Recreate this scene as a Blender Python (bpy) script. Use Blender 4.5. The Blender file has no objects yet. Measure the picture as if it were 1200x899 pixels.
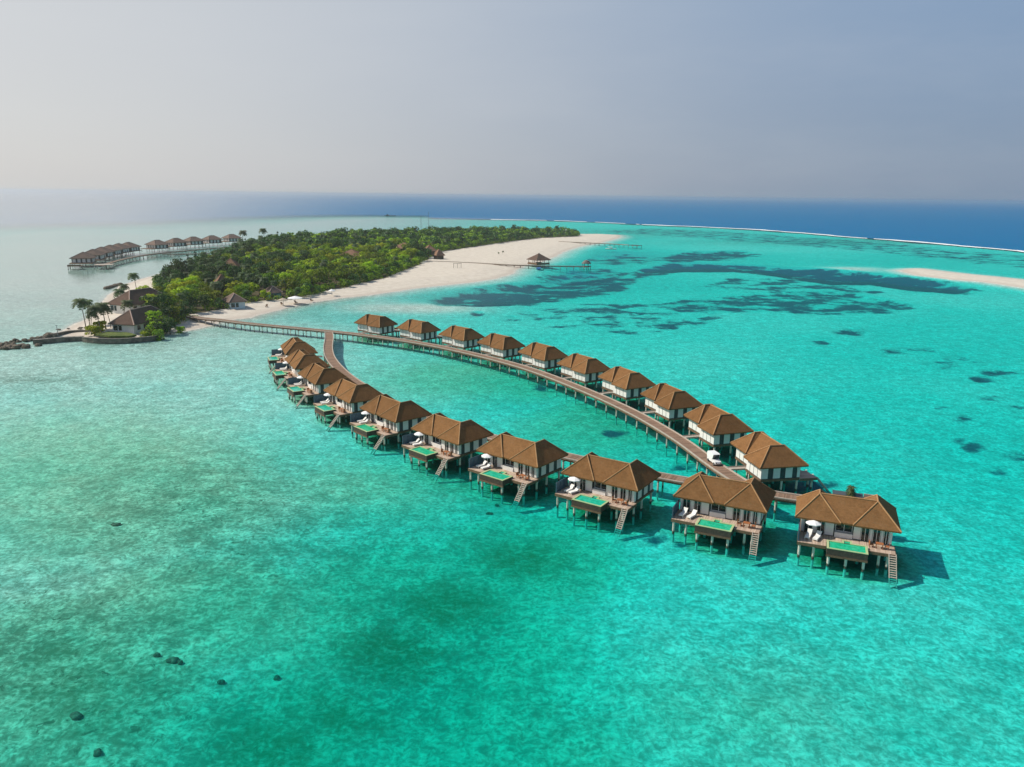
import bpy, bmesh, math, random
import numpy as np
from mathutils import Vector, Matrix

random.seed(7)
rng = np.random.default_rng(11)
sc = bpy.context.scene
COL = sc.collection
R = math.radians

# ------------------------------------------------------------------ helpers
class MB:
    """collects shapes and links them as ONE mesh object"""
    def __init__(self): self.v = []; self.f = []; self.uv = None
    def add(self, vs, fs):
        o = len(self.v); self.v += [tuple(p) for p in vs]; self.f += [tuple(i + o for i in f) for f in fs]; return self
    def box(self, x0, x1, y0, y1, z0, z1):
        return self.prism([(x0, y0), (x1, y0), (x1, y1), (x0, y1)], z0, z1)
    def prism(self, poly, z0, z1):
        n = len(poly)
        vs = [(x, y, z0) for x, y in poly] + [(x, y, z1) for x, y in poly]
        fs = [tuple(range(n - 1, -1, -1)), tuple(range(n, 2 * n))]
        fs += [(i, (i + 1) % n, n + (i + 1) % n, n + i) for i in range(n)]
        return self.add(vs, fs)
    def bar(self, p0, p1, w, h=None, up=(0, 0, 1)):
        h = h or w; p0 = Vector(p0); p1 = Vector(p1); d = (p1 - p0).normalized(); u = Vector(up)
        if abs(d.dot(u)) > .98: u = Vector((0, 1, 0))
        s = d.cross(u).normalized(); u = s.cross(d)
        vs = [p + s * a * w / 2 + u * b * h / 2 for p in (p0, p1) for a, b in ((-1, -1), (1, -1), (1, 1), (-1, 1))]
        return self.add(vs, [(3, 2, 1, 0), (4, 5, 6, 7), (0, 1, 5, 4), (1, 2, 6, 5), (2, 3, 7, 6), (3, 0, 4, 7)])
    def tube(self, pts, rad, n=6):
        pts = [Vector(p) for p in pts]; rad = rad if isinstance(rad, (list, tuple)) else [rad] * len(pts); vs = []
        for i, p in enumerate(pts):
            d = (pts[min(i + 1, len(pts) - 1)] - pts[max(i - 1, 0)]).normalized()
            u = Vector((0, 0, 1)) if abs(d.z) < .95 else Vector((1, 0, 0)); s = d.cross(u).normalized(); u = s.cross(d)
            vs += [p + (s * math.cos(2 * math.pi * k / n) + u * math.sin(2 * math.pi * k / n)) * rad[i] for k in range(n)]
        fs = [(i * n + k, i * n + (k + 1) % n, (i + 1) * n + (k + 1) % n, (i + 1) * n + k) for i in range(len(pts) - 1) for k in range(n)]
        fs += [tuple(range(n - 1, -1, -1)), tuple(range((len(pts) - 1) * n, len(pts) * n))]
        return self.add(vs, fs)
    def mesh(self, name, mat, sx=1, fix=True, smooth=False):
        me = bpy.data.meshes.new(name)
        me.from_pydata([(x * sx, y, z) for x, y, z in self.v], [], self.f)
        if fix:
            b = bmesh.new(); b.from_mesh(me); bmesh.ops.recalc_face_normals(b, faces=b.faces); b.to_mesh(me); b.free()
        if smooth: me.shade_smooth()
        me.materials.append(mat); return me
    def build(self, name, mat, parent=None, sx=1, fix=True, smooth=False):
        o = bpy.data.objects.new(name, self.mesh(name, mat, sx, fix, smooth)); COL.objects.link(o)
        if parent: o.parent = parent
        return o

def tag(o, label=None, cat=None, group=None, kind=None):
    if label: o['label'] = label
    if cat: o['category'] = cat
    if group: o['group'] = group
    if kind: o['kind'] = kind
    return o

def thing(name, label, cat, loc=(0, 0, 0), rz=0, group=None):
    o = bpy.data.objects.new(name, None); COL.objects.link(o); o.empty_display_size = .3
    o.location = loc; o.rotation_euler = (0, 0, rz)
    return tag(o, label, cat, group)

def copy_tree(o, parent=None, skip=()):
    c = o.copy(); COL.objects.link(c)
    if parent: c.parent = parent
    for ch in list(KIDS.get(o.name, ())) or list(o.children):
        if ch.name.split('.')[0] in skip: continue
        copy_tree(ch, c, skip)
    return c
KIDS = {}

# ------------------------------------------------------------------ node helpers
class NT:
    def __init__(self, mat):
        mat.use_nodes = True; self.t = mat.node_tree; self.t.nodes.clear(); self.x = 0
    def n(self, typ, **kw):
        nd = self.t.nodes.new(typ); self.x += 160; nd.location = (self.x, 0)
        for k, v in kw.items():
            if k.startswith('i_'):
                key = k[2:]; key = int(key) if key.isdigit() else key.replace('_', ' ')
                s = nd.inputs[key]
                if hasattr(v, 'is_output') or isinstance(v, bpy.types.NodeSocket): self.t.links.new(v, s)
                else: s.default_value = v
            else: setattr(nd, k, v)
        return nd
    def math(self, op, a, b=0.0, c=None, clamp=False):
        nd = self.n('ShaderNodeMath', operation=op, use_clamp=clamp)
        for i, v in enumerate((a, b, c)):
            if v is None: continue
            if isinstance(v, bpy.types.NodeSocket): self.t.links.new(v, nd.inputs[i])
            else: nd.inputs[i].default_value = v
        return nd.outputs[0]
    def mix(self, f, a, b, typ='MIX'):
        nd = self.n('ShaderNodeMix', data_type='RGBA', blend_type=typ, clamp_factor=True)
        for i, v in ((0, f), (6, a), (7, b)):
            if isinstance(v, bpy.types.NodeSocket): self.t.links.new(v, nd.inputs[i])
            else: nd.inputs[i].default_value = v if i == 0 else (*v[:3], 1)
        return nd.outputs[2]
    def noise(self, vec, scale, detail=3, rough=.55, dist=0.0):
        return self.n('ShaderNodeTexNoise', i_Vector=vec, i_Scale=scale, i_Detail=detail, i_Roughness=rough, i_Distortion=dist).outputs[0]
    def smooth(self, v, lo, hi, a=0., b=1.):
        return self.n('ShaderNodeMapRange', interpolation_type='SMOOTHSTEP', i_Value=v, i_1=lo, i_2=hi, i_3=a, i_4=b).outputs[0]
    def attr(self, name): return self.n('ShaderNodeAttribute', attribute_name=name).outputs['Fac']
    def out(self, surf, vol=None):
        o = self.n('ShaderNodeOutputMaterial')
        if surf: self.t.links.new(surf, o.inputs['Surface'])
        if vol: self.t.links.new(vol, o.inputs['Volume'])

def newmat(name): m = bpy.data.materials.new(name); return m, NT(m)

def surf(name, col, rough=.7, var=.25, scale=3.0, col2=None, spec=.3, bump=0.0, objvar=0.0, metal=0.0, world=False):
    m, t = newmat(name)
    tc = t.n('ShaderNodeTexCoord'); P = tc.outputs['Object']
    if world: P = t.n('ShaderNodeNewGeometry').outputs['Position']
    a = t.noise(P, scale, 5, .6); b = t.noise(P, scale * .17, 2)
    f = t.math('ADD', t.math('MULTIPLY', a, .65), t.math('MULTIPLY', b, .35))
    f = t.smooth(f, .3, .7)
    lo = tuple(c * (1 - var) for c in col); hi = col2 or tuple(min(1, c * (1 + var)) for c in col)
    c = t.mix(f, lo, hi)
    if objvar:
        r = t.n('ShaderNodeObjectInfo').outputs['Random']
        hsv = t.n('ShaderNodeHueSaturation', i_Color=c, i_Value=t.math('MULTIPLY_ADD', r, objvar, 1 - objvar / 2)); c = hsv.outputs[0]
    p = t.n('ShaderNodeBsdfPrincipled', i_Base_Color=c, i_Roughness=rough, i_Metallic=metal)
    p.inputs['Specular IOR Level'].default_value = spec
    if bump:
        bn = t.n('ShaderNodeBump', i_Strength=bump, i_Height=a, i_Distance=.1); t.t.links.new(bn.outputs[0], p.inputs['Normal'])
    t.out(p.outputs[0]); return m

M = {}
def roof_mat(name, lo, hi, streak=9.0, objvar=.16):
    m, t = newmat(name)
    P = t.n('ShaderNodeTexCoord').outputs['Object']
    g = t.n('ShaderNodeSeparateXYZ', i_0=P)
    course = t.n('ShaderNodeMath', operation='FRACT', i_0=t.math('MULTIPLY', g.outputs[2], 4.2)).outputs[0]
    mp = t.n('ShaderNodeMapping', i_Vector=P, i_Scale=(1, 1, 2.2)).outputs[0]
    a = t.noise(mp, streak, 4, .7); b = t.noise(P, .7, 4, .6); d = t.noise(P, 3.0, 3)
    f = t.math('ADD', t.math('MULTIPLY', a, .5), t.math('ADD', t.math('MULTIPLY', b, .3), t.math('MULTIPLY', d, .3)))
    c = t.mix(t.smooth(f, .34, .76), lo, hi)
    c = t.mix(t.smooth(t.noise(P, .45, 5, .7), .56, .74, 0, .45), c, (.20, .13, .082))
    r = t.n('ShaderNodeObjectInfo').outputs['Random']
    c = t.n('ShaderNodeHueSaturation', i_Color=c, i_Value=t.math('MULTIPLY_ADD', r, objvar, 1 - objvar / 2)).outputs[0]
    bn = t.n('ShaderNodeBump', i_Strength=.6, i_Distance=.08, i_Height=t.math('ADD', t.math('MULTIPLY', course, .5), a))
    p = t.n('ShaderNodeBsdfPrincipled', i_Base_Color=c, i_Roughness=.9, i_Normal=bn.outputs[0]); p.inputs['Specular IOR Level'].default_value = .05
    t.out(p.outputs[0]); return m
M['roof'] = roof_mat('brown_shingle', (.130, .064, .025), (.252, .128, .053), 16, .3)
M['roof_old'] = roof_mat('weathered_shingle', (.12, .085, .07), (.23, .165, .13), 5)
M['roof_lodge'] = roof_mat('brown_lodge_thatch', (.15, .085, .055), (.30, .18, .12), 5)
M['roof_dark'] = roof_mat('dark_thatch', (.085, .055, .042), (.17, .11, .085), 5)
M['cap'] = surf('ridge_tile', (.36, .20, .09), .85, .2, 4, objvar=.15)
M['cap_pale'] = surf('pale_ridge_tile', (.42, .3, .24), .85, .15, 4)
M['timber'] = surf('dark_timber', (.07, .046, .034), .7, .35, 3)
M['wallgrey'] = surf('slate_grey_cladding', (.045, .055, .06), .6, .25, 2)
M['white'] = surf('white_painted_panel', (.74, .72, .68), .55, .06, 1.5)
M['beam'] = surf('brown_timber_beam', (.16, .095, .055), .75, .35, 4)
M['paleplank'] = surf('pale_weathered_plank', (.42, .36, .30), .8, .2, 4)
M['screen'] = surf('blue_grey_louvre', (.06, .11, .15), .5, .2, 5)
M['poolrim'] = surf('pale_green_tile', (.42, .50, .26), .4, .15, 6)
M['cream'] = surf('cream_cushion', (.8, .78, .73), .8, .05, 3)
M['canvas'] = surf('white_canvas', (.82, .81, .79), .8, .04, 3)
M['orangewood'] = surf('orange_brown_teak', (.36, .13, .05), .5, .3, 6)
M['rock'] = surf('dark_wet_rock', (.07, .05, .035), .8, .5, 1.3, col2=(.18, .14, .10), bump=.6)
M['coral'] = surf('brown_coral_head', (.13, .085, .05), .9, .5, 2.2, col2=(.30, .22, .14), bump=.5)
M['greyrock'] = surf('grey_coral_rock', (.10, .095, .09), .85, .4, .9, col2=(.24, .22, .19), bump=.6, world=True)
M['seawall'] = surf('weathered_seawall', (.09, .08, .07), .8, .4, .7, col2=(.22, .19, .15), bump=.4, world=True)
M['trunk'] = surf('grey_brown_bark', (.16, .125, .095), .9, .3, 4)
M['buggy'] = surf('white_vehicle_paint', (.82, .82, .8), .3, .03, 2, spec=.5)
M['tyre'] = surf('black_rubber', (.02, .02, .02), .8, .2, 6)
M['glassdark'] = surf('dark_glass', (.012, .018, .022), .08, .2, 2, spec=.6)
M['bluewall'] = surf('pale_blue_wall', (.55, .66, .68), .7, .1, 1)
M['bluedoor'] = surf('teal_blue_shutter', (.06, .19, .24), .6, .2, 2)
M['tarp'] = surf('blue_tarpaulin', (.05, .16, .42), .6, .2, 2)
M['steel'] = surf('grey_steel', (.25, .27, .29), .5, .15, 2, metal=.4)
M['hull'] = surf('grey_hull', (.07, .08, .09), .6, .2, .2)
M['straw'] = surf('pale_straw_thatch', (.45, .37, .28), .9, .2, 3)
M['lawn'] = surf('short_lawn', (.06, .11, .012), .9, .4, 1.2, col2=(.14, .17, .03), world=True)
M['foam'] = surf('white_sea_foam', (.82, .84, .85), .9, .05, .5)

def post_mat():
    m, t = newmat('pale_concrete_post')
    P = t.n('ShaderNodeNewGeometry').outputs['Position']; z = t.n('ShaderNodeSeparateXYZ', i_0=P).outputs[2]
    a = t.noise(P, 2.5, 4)
    c = t.mix(t.smooth(a, .3, .7), (.50, .44, .37), (.66, .60, .52))
    zz = t.math('ADD', z, t.math('MULTIPLY', a, .5))
    c = t.mix(t.math('MULTIPLY', t.smooth(zz, .5, .8, 1, 0), t.smooth(zz, -.1, .3)), c, (.05, .05, .03))
    p = t.n('ShaderNodeBsdfPrincipled', i_Base_Color=c, i_Roughness=.8); t.out(p.outputs[0]); return m
M['post'] = post_mat()

def plank_mat(name, lo, hi, axis_uv=True, freq=5.5, seam=(.045, .03, .026)):
    m, t = newmat(name)
    tc = t.n('ShaderNodeTexCoord'); P = tc.outputs['UV' if axis_uv else 'Object']
    g = t.n('ShaderNodeSeparateXYZ', i_0=P); u = g.outputs[0]
    k = t.math('MULTIPLY', u, freq); fr = t.n('ShaderNodeMath', operation='FRACT', i_0=k).outputs[0]
    idx = t.n('ShaderNodeMath', operation='FLOOR', i_0=k).outputs[0]
    wn = t.n('ShaderNodeTexWhiteNoise', noise_dimensions='1D', i_W=idx).outputs[0]
    nn = t.noise(P, .35, 4, .65); n2 = t.noise(P, 3.0, 4, .65)
    f = t.math('ADD', t.math('MULTIPLY', wn, .4), t.math('ADD', t.math('MULTIPLY', nn, .5), t.math('MULTIPLY', n2, .25)))
    c = t.mix(t.smooth(f, .25, .85), lo, hi)
    c = t.mix(t.smooth(fr, .0, .09, .75, 0), c, seam)
    p = t.n('ShaderNodeBsdfPrincipled', i_Base_Color=c, i_Roughness=.8); p.inputs['Specular IOR Level'].default_value = .2
    t.out(p.outputs[0]); return m
M['walk'] = plank_mat('boardwalk_planks', (.15, .092, .06), (.30, .195, .135))
M['deck'] = plank_mat('villa_deck_planks', (.34, .245, .18), (.58, .445, .34), False, 6.5)

def poolwater_mat():
    m, t = newmat('green_pool_water')
    P = t.n('ShaderNodeTexCoord').outputs['Object']; a = t.noise(P, 2.2, 3)
    bn = t.n('ShaderNodeBump', i_Strength=.15, i_Height=a, i_Distance=.05)
    c = t.mix(t.smooth(a, .3, .7), (.010, .36, .17), (.03, .54, .29))
    r = t.n('ShaderNodeObjectInfo').outputs['Random']
    c = t.n('ShaderNodeHueSaturation', i_Color=c, i_Hue=t.math('MULTIPLY_ADD', r, .035, .495)).outputs[0]
    p = t.n('ShaderNodeBsdfPrincipled', i_Base_Color=c, i_Roughness=.12, i_Normal=bn.outputs[0]); t.out(p.outputs[0]); return m
M['poolwater'] = poolwater_mat()

def leaf_mat(name, lo, hi, trans=.28, objvar=.5):
    m, t = newmat(name)
    P = t.n('ShaderNodeTexCoord').outputs['Object']; oi = t.n('ShaderNodeObjectInfo').outputs['Random']
    W = t.n('ShaderNodeNewGeometry').outputs['Position']
    isl = t.n('ShaderNodeNewGeometry').outputs['Random Per Island']
    a = t.noise(P, .45, 2); w = t.noise(W, .035, 3, .6)
    f = t.math('ADD', t.math('MULTIPLY', a, .75), t.math('ADD', t.math('MULTIPLY', isl, .16), t.math('MULTIPLY', w, .35)))
    c = t.mix(t.smooth(f, .42, .86), lo, hi)
    c = t.n('ShaderNodeHueSaturation', i_Color=c, i_Hue=t.math('MULTIPLY_ADD', oi, .05, .475), i_Value=t.math('MULTIPLY_ADD', oi, objvar, 1 - objvar / 2)).outputs[0]
    p = t.n('ShaderNodeBsdfPrincipled', i_Base_Color=c, i_Roughness=.55); p.inputs['Specular IOR Level'].default_value = .25
    tr = t.n('ShaderNodeBsdfTranslucent', i_Color=c)
    mx = t.n('ShaderNodeMixShader', i_0=trans, i_1=p.outputs[0], i_2=tr.outputs[0]); t.out(mx.outputs[0]); return m
M['leaf'] = leaf_mat('broad_green_leaf', (.030, .080, .003), (.33, .44, .009))
M['leafdark'] = leaf_mat('dark_green_leaf', (.014, .042, .010), (.09, .17, .022))
M['leafbright'] = leaf_mat('yellow_green_leaf', (.13, .24, .003), (.56, .66, .010))
M['palmleaf'] = leaf_mat('palm_frond', (.035, .07, .022), (.12, .16, .045), .2)
M['casuarina'] = leaf_mat('grey_green_needle', (.03, .06, .036), (.085, .125, .065), .15)
M['palmdry'] = leaf_mat('dry_palm_frond', (.12, .09, .03), (.26, .18, .07), .2)

# ------------------------------------------------------------------ terrain maps (numpy, metres)
def vnoise(x, y, seed=0):
    xi = np.floor(x).astype(np.int64); yi = np.floor(y).astype(np.int64); fx = x - xi; fy = y - yi
    def h(a, b):
        n = (a * 374761393 + b * 668265263 + seed * 1442695041) & 0x7fffffff
        n = ((n ^ (n >> 13)) * 1274126177) & 0x7fffffff
        return ((n ^ (n >> 16)) & 0xffff) / 65535.0
    ux = fx * fx * (3 - 2 * fx); uy = fy * fy * (3 - 2 * fy)
    return (h(xi, yi) * (1 - ux) + h(xi + 1, yi) * ux) * (1 - uy) + (h(xi, yi + 1) * (1 - ux) + h(xi + 1, yi + 1) * ux) * uy
def fbm(x, y, s, seed=0, oct=4):
    r = 0; a = .5
    for o in range(oct): r = r + a * vnoise(x / s, y / s, seed + o * 17); s /= 2.03; a /= 2
    return r / (1 - .5 ** oct)
def sdf(poly, X, Y):
    """signed distance to a polygon, positive inside"""
    P = np.array(poly, float); Q = np.roll(P, -1, 0); d2 = np.full(X.shape, 1e18); ins = np.zeros(X.shape, bool)
    for (ax, ay), (bx, by) in zip(P, Q):
        ex, ey = bx - ax, by - ay; L = ex * ex + ey * ey + 1e-9
        u = np.clip(((X - ax) * ex + (Y - ay) * ey) / L, 0, 1)
        d2 = np.minimum(d2, (X - ax - u * ex) ** 2 + (Y - ay - u * ey) ** 2)
        c = (ay > Y) != (by > Y)
        with np.errstate(divide='ignore', invalid='ignore'):
            ins ^= c & (X < ex * (Y - ay) / (ey if abs(ey) > 1e-9 else 1e-9) + ax)
    return np.where(ins, 1, -1) * np.sqrt(d2)
def sst(v, a, b):
    t = np.clip((v - a) / (b - a), 0, 1); return t * t * (3 - 2 * t)
def blob(b, X, Y):
    cx, cy, ax, ay, bx, by = b; det = ax * by - ay * bx
    u = ((X - cx) * by - (Y - cy) * bx) / det; v = (-(X - cx) * ay + (Y - cy) * ax) / det
    return np.exp(-(u * u + v * v))

NEAR = [(48.0,101.7,-21.4),(31.5,108.6,-26.3),(14.2,117.4,-34.0),(-0.9,128.2,-39.0),(-14.8,140.5,-44.0),(-28.2,154.7,-48.2),(-40.1,169.4,-52.8),(-51.3,186.2,-57.6),(-60.3,203.1,-63.0),(-67.5,221.5,-68.0)]
FAR = [(-46.6,274.8,144.5),(-29.8,264.0,138.8),(-14.0,251.5,135.0),(-0.6,237.3,131.3),(12.1,222.3,127.0),(22.8,206.2,123.2),(32.3,189.7,117.5),(40.2,171.5,111.5),(46.2,152.9,106.5),(50.5,133.2,100.0)]
ISLAND = [(-162.6, 269.6), (-148.0, 260.5), (-132.3, 259.9), (-124.1, 263.7), (-123.7, 274.0), (-118.8, 281.5), (-114.3, 291.5), (-114.8, 301.7), (-110.7, 307.4), (-106.0, 311.1), (-103.8, 327.8), (-100.6, 340.9), (-92.4, 359.9), (-84.0, 374.5), (-70.4, 392.4), (-56.0, 415.9), (-39.3, 435.9), (-23.3, 453.0), (-9.7, 473.5), (0.3, 512.0), (7.0, 556.6), (26.1, 619.2), (37.5, 665.4), (53.1, 742.2), (76.2, 817.4), (98.7, 866.6), (136.5, 991.6), (143.5, 1051.8), (113.5, 1061.0), (43.3, 1044.4), (-48.1, 1048.3), (-129.7, 973.1), (-198.6, 899.0), (-240.7, 807.9), (-250.8, 737.7), (-239.7, 641.6), (-227.6, 567.8), (-219.1, 508.9), (-218.6, 475.3), (-216.1, 441.4), (-211.3, 412.2), (-204.7, 390.3), (-192.2, 358.7), (-179.6, 326.7), (-170.5, 301.9)]
VEG = [(-134.6, 278.6), (-126.9, 288.6), (-131.4, 309.2), (-126.8, 318.7), (-121.7, 327.6), (-119.1, 344.8), (-114.9, 353.6), (-105.0, 360.3), (-100.3, 373.0), (-96.5, 383.2), (-94.7, 397.2), (-88.4, 405.1), (-83.7, 425.1), (-75.1, 456.7), (-72.7, 481.6), (-67.5, 534.0), (-65.0, 598.2), (-65.0, 659.2), (-61.1, 679.6), (-40.4, 738.1), (-1.8, 839.4), (29.9, 911.5), (80.0, 963.2), (82.2, 1017.5), (42.0, 1012.6), (-46.1, 1003.1), (-124.6, 934.0), (-191.3, 865.5), (-232.7, 780.6), (-241.6, 715.1), (-232.5, 633.4), (-221.4, 561.3), (-211.2, 498.1), (-207.2, 461.3), (-193.8, 414.0), (-167.2, 360.9), (-153.4, 323.8)]
SANDBAR = [(278.9, 564.1), (298.2, 582.7), (307.8, 583.9), (317.5, 549.7), (326.8, 530.0), (336.7, 509.0), (344.9, 473.0), (349.0, 431.5), (316.7, 390.3), (307.4, 420.2), (303.6, 457.7), (297.0, 489.4), (284.0, 503.2), (275.5, 526.9)]
REEF = [(369.5, 299.2), (458.4, 519.7), (526.3, 803.0), (503.7, 888.7), (462.0, 1063.4), (425.6, 1190.4), (358.5, 1327.8), (250.4, 1457.9), (67.4, 1641.4), (-40.3, 1664.6), (-272.5, 1646.2), (-356.6, 1474.7), (-403.9, 1226.3), (-473.9, 1079.8), (-551.7, 1006.0), (-563.3, 854.9), (-554.8, 671.5), (-498.0, 406.8), (-340.6, 163.1), (-225.3, 55.2), (0.6, 5.0), (166.7, 52.0)]
GRASS = [
 ([(126.5, 1184.9), (228.0, 1325.9), (330.6, 1223.7), (395.7, 1105.9), (432.8, 995.3), (476.8, 840.4), (496.6, 757.0), (483.2, 657.8), (413.6, 561.1), (405.2, 615.3), (387.6, 708.6), (351.3, 805.3), (297.9, 913.8), (223.1, 1032.0)], .47, 16, .55),
 ([(85.7, 553.2), (125.5, 629.1), (152.5, 620.5), (183.2, 608.8), (208.8, 586.1), (229.7, 578.2), (253.1, 548.2), (264.7, 528.6), (276.9, 502.5), (273.7, 456.9), (257.3, 434.5), (244.1, 441.3), (229.6, 456.8), (221.9, 479.0), (197.0, 476.3), (185.6, 500.2), (175.6, 532.8), (158.4, 555.8), (120.6, 551.1), (81.8, 515.9)], 1.05, 9, .55),
 ([(119.3, 677.9), (162.8, 748.8), (226.8, 771.5), (229.6, 725.8), (182.3, 668.3), (133.2, 643.0)], .9, 14, .5),
 ([(64.0, 660.0), (107.2, 733.8), (123.4, 688.4), (108.5, 622.6), (69.3, 609.0)], .55, 14, .5),
 ([(-42.3, 375.0), (-36.4, 402.8), (-19.8, 431.6), (-0.7, 455.4), (19.8, 462.2), (49.5, 506.5), (69.6, 532.2), (79.2, 509.9), (67.2, 453.4), (48.7, 418.4), (26.0, 397.9), (7.8, 370.1), (-16.5, 359.0), (-32.6, 360.6)], .86, 8, .7),
 ([(10.1, 491.1), (35.7, 553.5), (64.2, 592.8), (85.7, 553.2), (73.6, 498.3), (47.0, 479.7), (19.6, 457.5)], .5, 10, .4),
 ([(68.4, 381.6), (88.5, 400.1), (123.8, 418.0), (152.9, 432.4), (191.2, 432.1), (199.6, 399.8), (201.1, 374.4), (174.0, 355.0), (139.2, 346.9), (120.9, 356.2), (93.1, 348.6), (74.4, 352.5)], .62, 5, 1.0),
 ([(147.9, 517.9), (187.3, 500.4), (209.9, 463.7), (211.3, 434.1), (166.7, 418.2), (133.2, 430.5), (109.9, 453.4)], .5, 6, 1.0),
 ([(-0.4, 346.4), (33.3, 378.5), (76.1, 382.3), (102.6, 354.8), (76.0, 309.1), (45.6, 290.9), (13.4, 304.6)], .42, 5, 1.0),
]
SPOTS = [(115.2, 279.1, 6.5, 0.4, 2.1, 5.3), (136.7, 267.2, 9.9, 0.6, 4.0, 8.2), (148.8, 269.5, 4.4, 0.3, 2.6, 5.0), (150.1, 252.9, 7.7, 0.4, 5.0, 8.9), (138.8, 240.1, 3.9, 0.2, 2.2, 4.0), (139.6, 222.1, 4.4, 0.2, 2.7, 4.6), (151.5, 233.2, 6.0, 0.3, 3.1, 5.1), (110.0, 180.2, 3.0, 0.1, 1.8, 3.1), (110.6, 190.6, 3.1, 0.1, 1.4, 2.6), (127.3, 198.4, 6.1, 0.3, 2.2, 3.7), (104.7, 153.3, 4.8, 0.2, 2.9, 4.6), (97.6, 144.5, 3.1, 0.1, 2.2, 3.6), (101.5, 160.2, 3.0, 0.1, 2.9, 5.0), (100.5, 163.9, 2.3, 0.1, 1.8, 3.3), (132.0, 191.6, 4.5, 0.2, 2.8, 4.4), (9.3, 204.0, 5.6, 0.3, 0.2, 3.9), (23.1, 164.0, 3.3, 0.1, 0.3, 2.6), (33.2, 143.3, 4.4, 0.2, 0.6, 3.0), (7.1, 205.9, 2.8, 0.1, 0.1, 4.0), (23.3, 109.8, 3.4, 0.1, 0.5, 2.5), (26.2, 107.7, 2.6, 0.1, 0.4, 1.8), (153.3, 413.3, 14.3, 1.3, 4.1, 11.4), (135.8, 302.9, 8.4, 0.6, 2.7, 6.3), (-0.3, 323.7, 5.1, 0.4, -0.0, 5.2), (-15.3, 334.7, 3.0, 0.2, -0.2, 5.0), (32.3, 323.8, 3.7, 0.3, 0.4, 4.7), (47.5, 315.8, 5.0, 0.4, 0.6, 4.5), (65.5, 308.3, 3.5, 0.3, 0.8, 3.9), (55.2, 342.9, 7.0, 0.6, 0.8, 5.3), (55.3, 133.7, 4.8, 0.2, 1.2, 3.1), (-77.0, 243.9, 4.3, 0.3, -0.8, 2.8), (56.4, 97.8, 1.9, 0.0, 0.8, 1.5)]
SPOTW = [.72] * 15 + [.95] * 6 + [.7] * 20
DEPTHS = [((-227.8, 377.8, 75.9, 7.1, -100.0, 170.8), .07, 4.0), ((-175.2, 382.7, 24.6, 2.3, -20.7, 46.4), .06, 2.0), ((-133.4, 229.9, 60.8, 3.4, -18.0, 32.5), .18, 3.0), ((-360.7, 604.8, 104.0, 15.8, -137.0, 234.0), .1, 3.5), ((-346.1, 849.9, 137.3, 29.1, -51.2, 127.3), .3, 1.5), ((-92.9, 160.1, 40.1, 1.6, -21.3, 39.2), .34, 1.6), ((-74.3, 233.3, 33.9, 1.9, -9.4, 30.8), .6, 1.2), ((-93.0, 274.2, 27.2, 1.8, -6.8, 20.8), .35, 1.6), ((-46.9, 346.7, 23.0, 1.9, -1.6, 12.2), .04, 5.0), ((-69.4, 363.4, 23.9, 2.1, -3.9, 20.8), .3, 2.0),
 ((-11.3, 77.3, 14.5, 0.3, -2.8, 21.3), 2.8, 1.4), ((-21.9, 64.2, 9.8, 0.2, -2.6, 8.7), 2.4, 1.), ((-1.0, 103.8, 11.3, 0.3, -0.2, 14.3), 2.4, 1.), ((-20.9, 103.3, 9.9, 0.3, -2.6, 14.2), 2.2, .7), ((12.3, 98.7, 9.6, 0.2, 1.1, 10.4), 2.0, .6), ((-35.9, 139.9, 17.9, 0.6, -4.7, 19.7), 1.0, .8), ((-68.1, 114.3, 26.9, 0.8, -15.3, 28.1), .55, 1.2), ((-32.2, 88.3, 12.9, 0.3, -4.2, 12.9), .9, .9),
 ((34.9, 71.9, 21.1, 0.4, 7.6, 18.7), 1.1, 1.0), ((34.8, 94.3, 17.4, 0.4, 3.1, 9.6), 1.1, .7), ((2.1, 67.2, 7.7, 0.1, 0.2, 8.0), 1.5, .9), ((140.0, 232.6, 46.3, 2.5, 57.5, 101.0), 2.2, 1.), ((87.8, 289.9, 46.6, 3.1, 14.8, 51.2), 1.2, 1.0), ((63.3, 133.9, 24.0, 0.8, 11.9, 27.8), 1.4, .6), ((34.1, 527.9, 41.1, 5.0, 4.6, 74.8), 4.0, 1.6), ((87.4, 673.0, 45.3, 6.9, 10.1, 79.8), 3.4, 1.4), ((78.4, 445.8, 40.2, 4.1, 7.5, 44.4), 2.8, 1.0), ((-18.5, 404.4, 31.3, 3.0, -1.2, 25.6), 2.8, 1.2),
 ((-33.1, 223.3, 17.7, 0.9, -4.1, 28.3), .9, 1.0), ((8.6, 186.1, 19.3, 0.9, 1.0, 25.1), 1.7, .8), ((31.2, 147.3, 8.7, 0.3, 2.1, 10.7), 2.0, .8), ((-6.3, 138.5, 13.0, 0.4, -0.5, 11.5), 2.0, .8), ((-25.4, 156.5, 12.7, 0.5, -2.2, 14.4), 1.8, .6), ((245.5, 573.3, 26.7, 3.4, 9.0, 21.6), .1, 2.5), ((311.8, 868.5, 203.9, 38.0, 29.0, 82.0), 1.0, 1.0), ((256.3, 398.1, 28.1, 2.5, 17.7, 28.4), 1.2, 1.0), ((343.7, 682.7, 129.4, 18.9, 30.2, 61.2), 2.2, 1.)]
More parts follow.
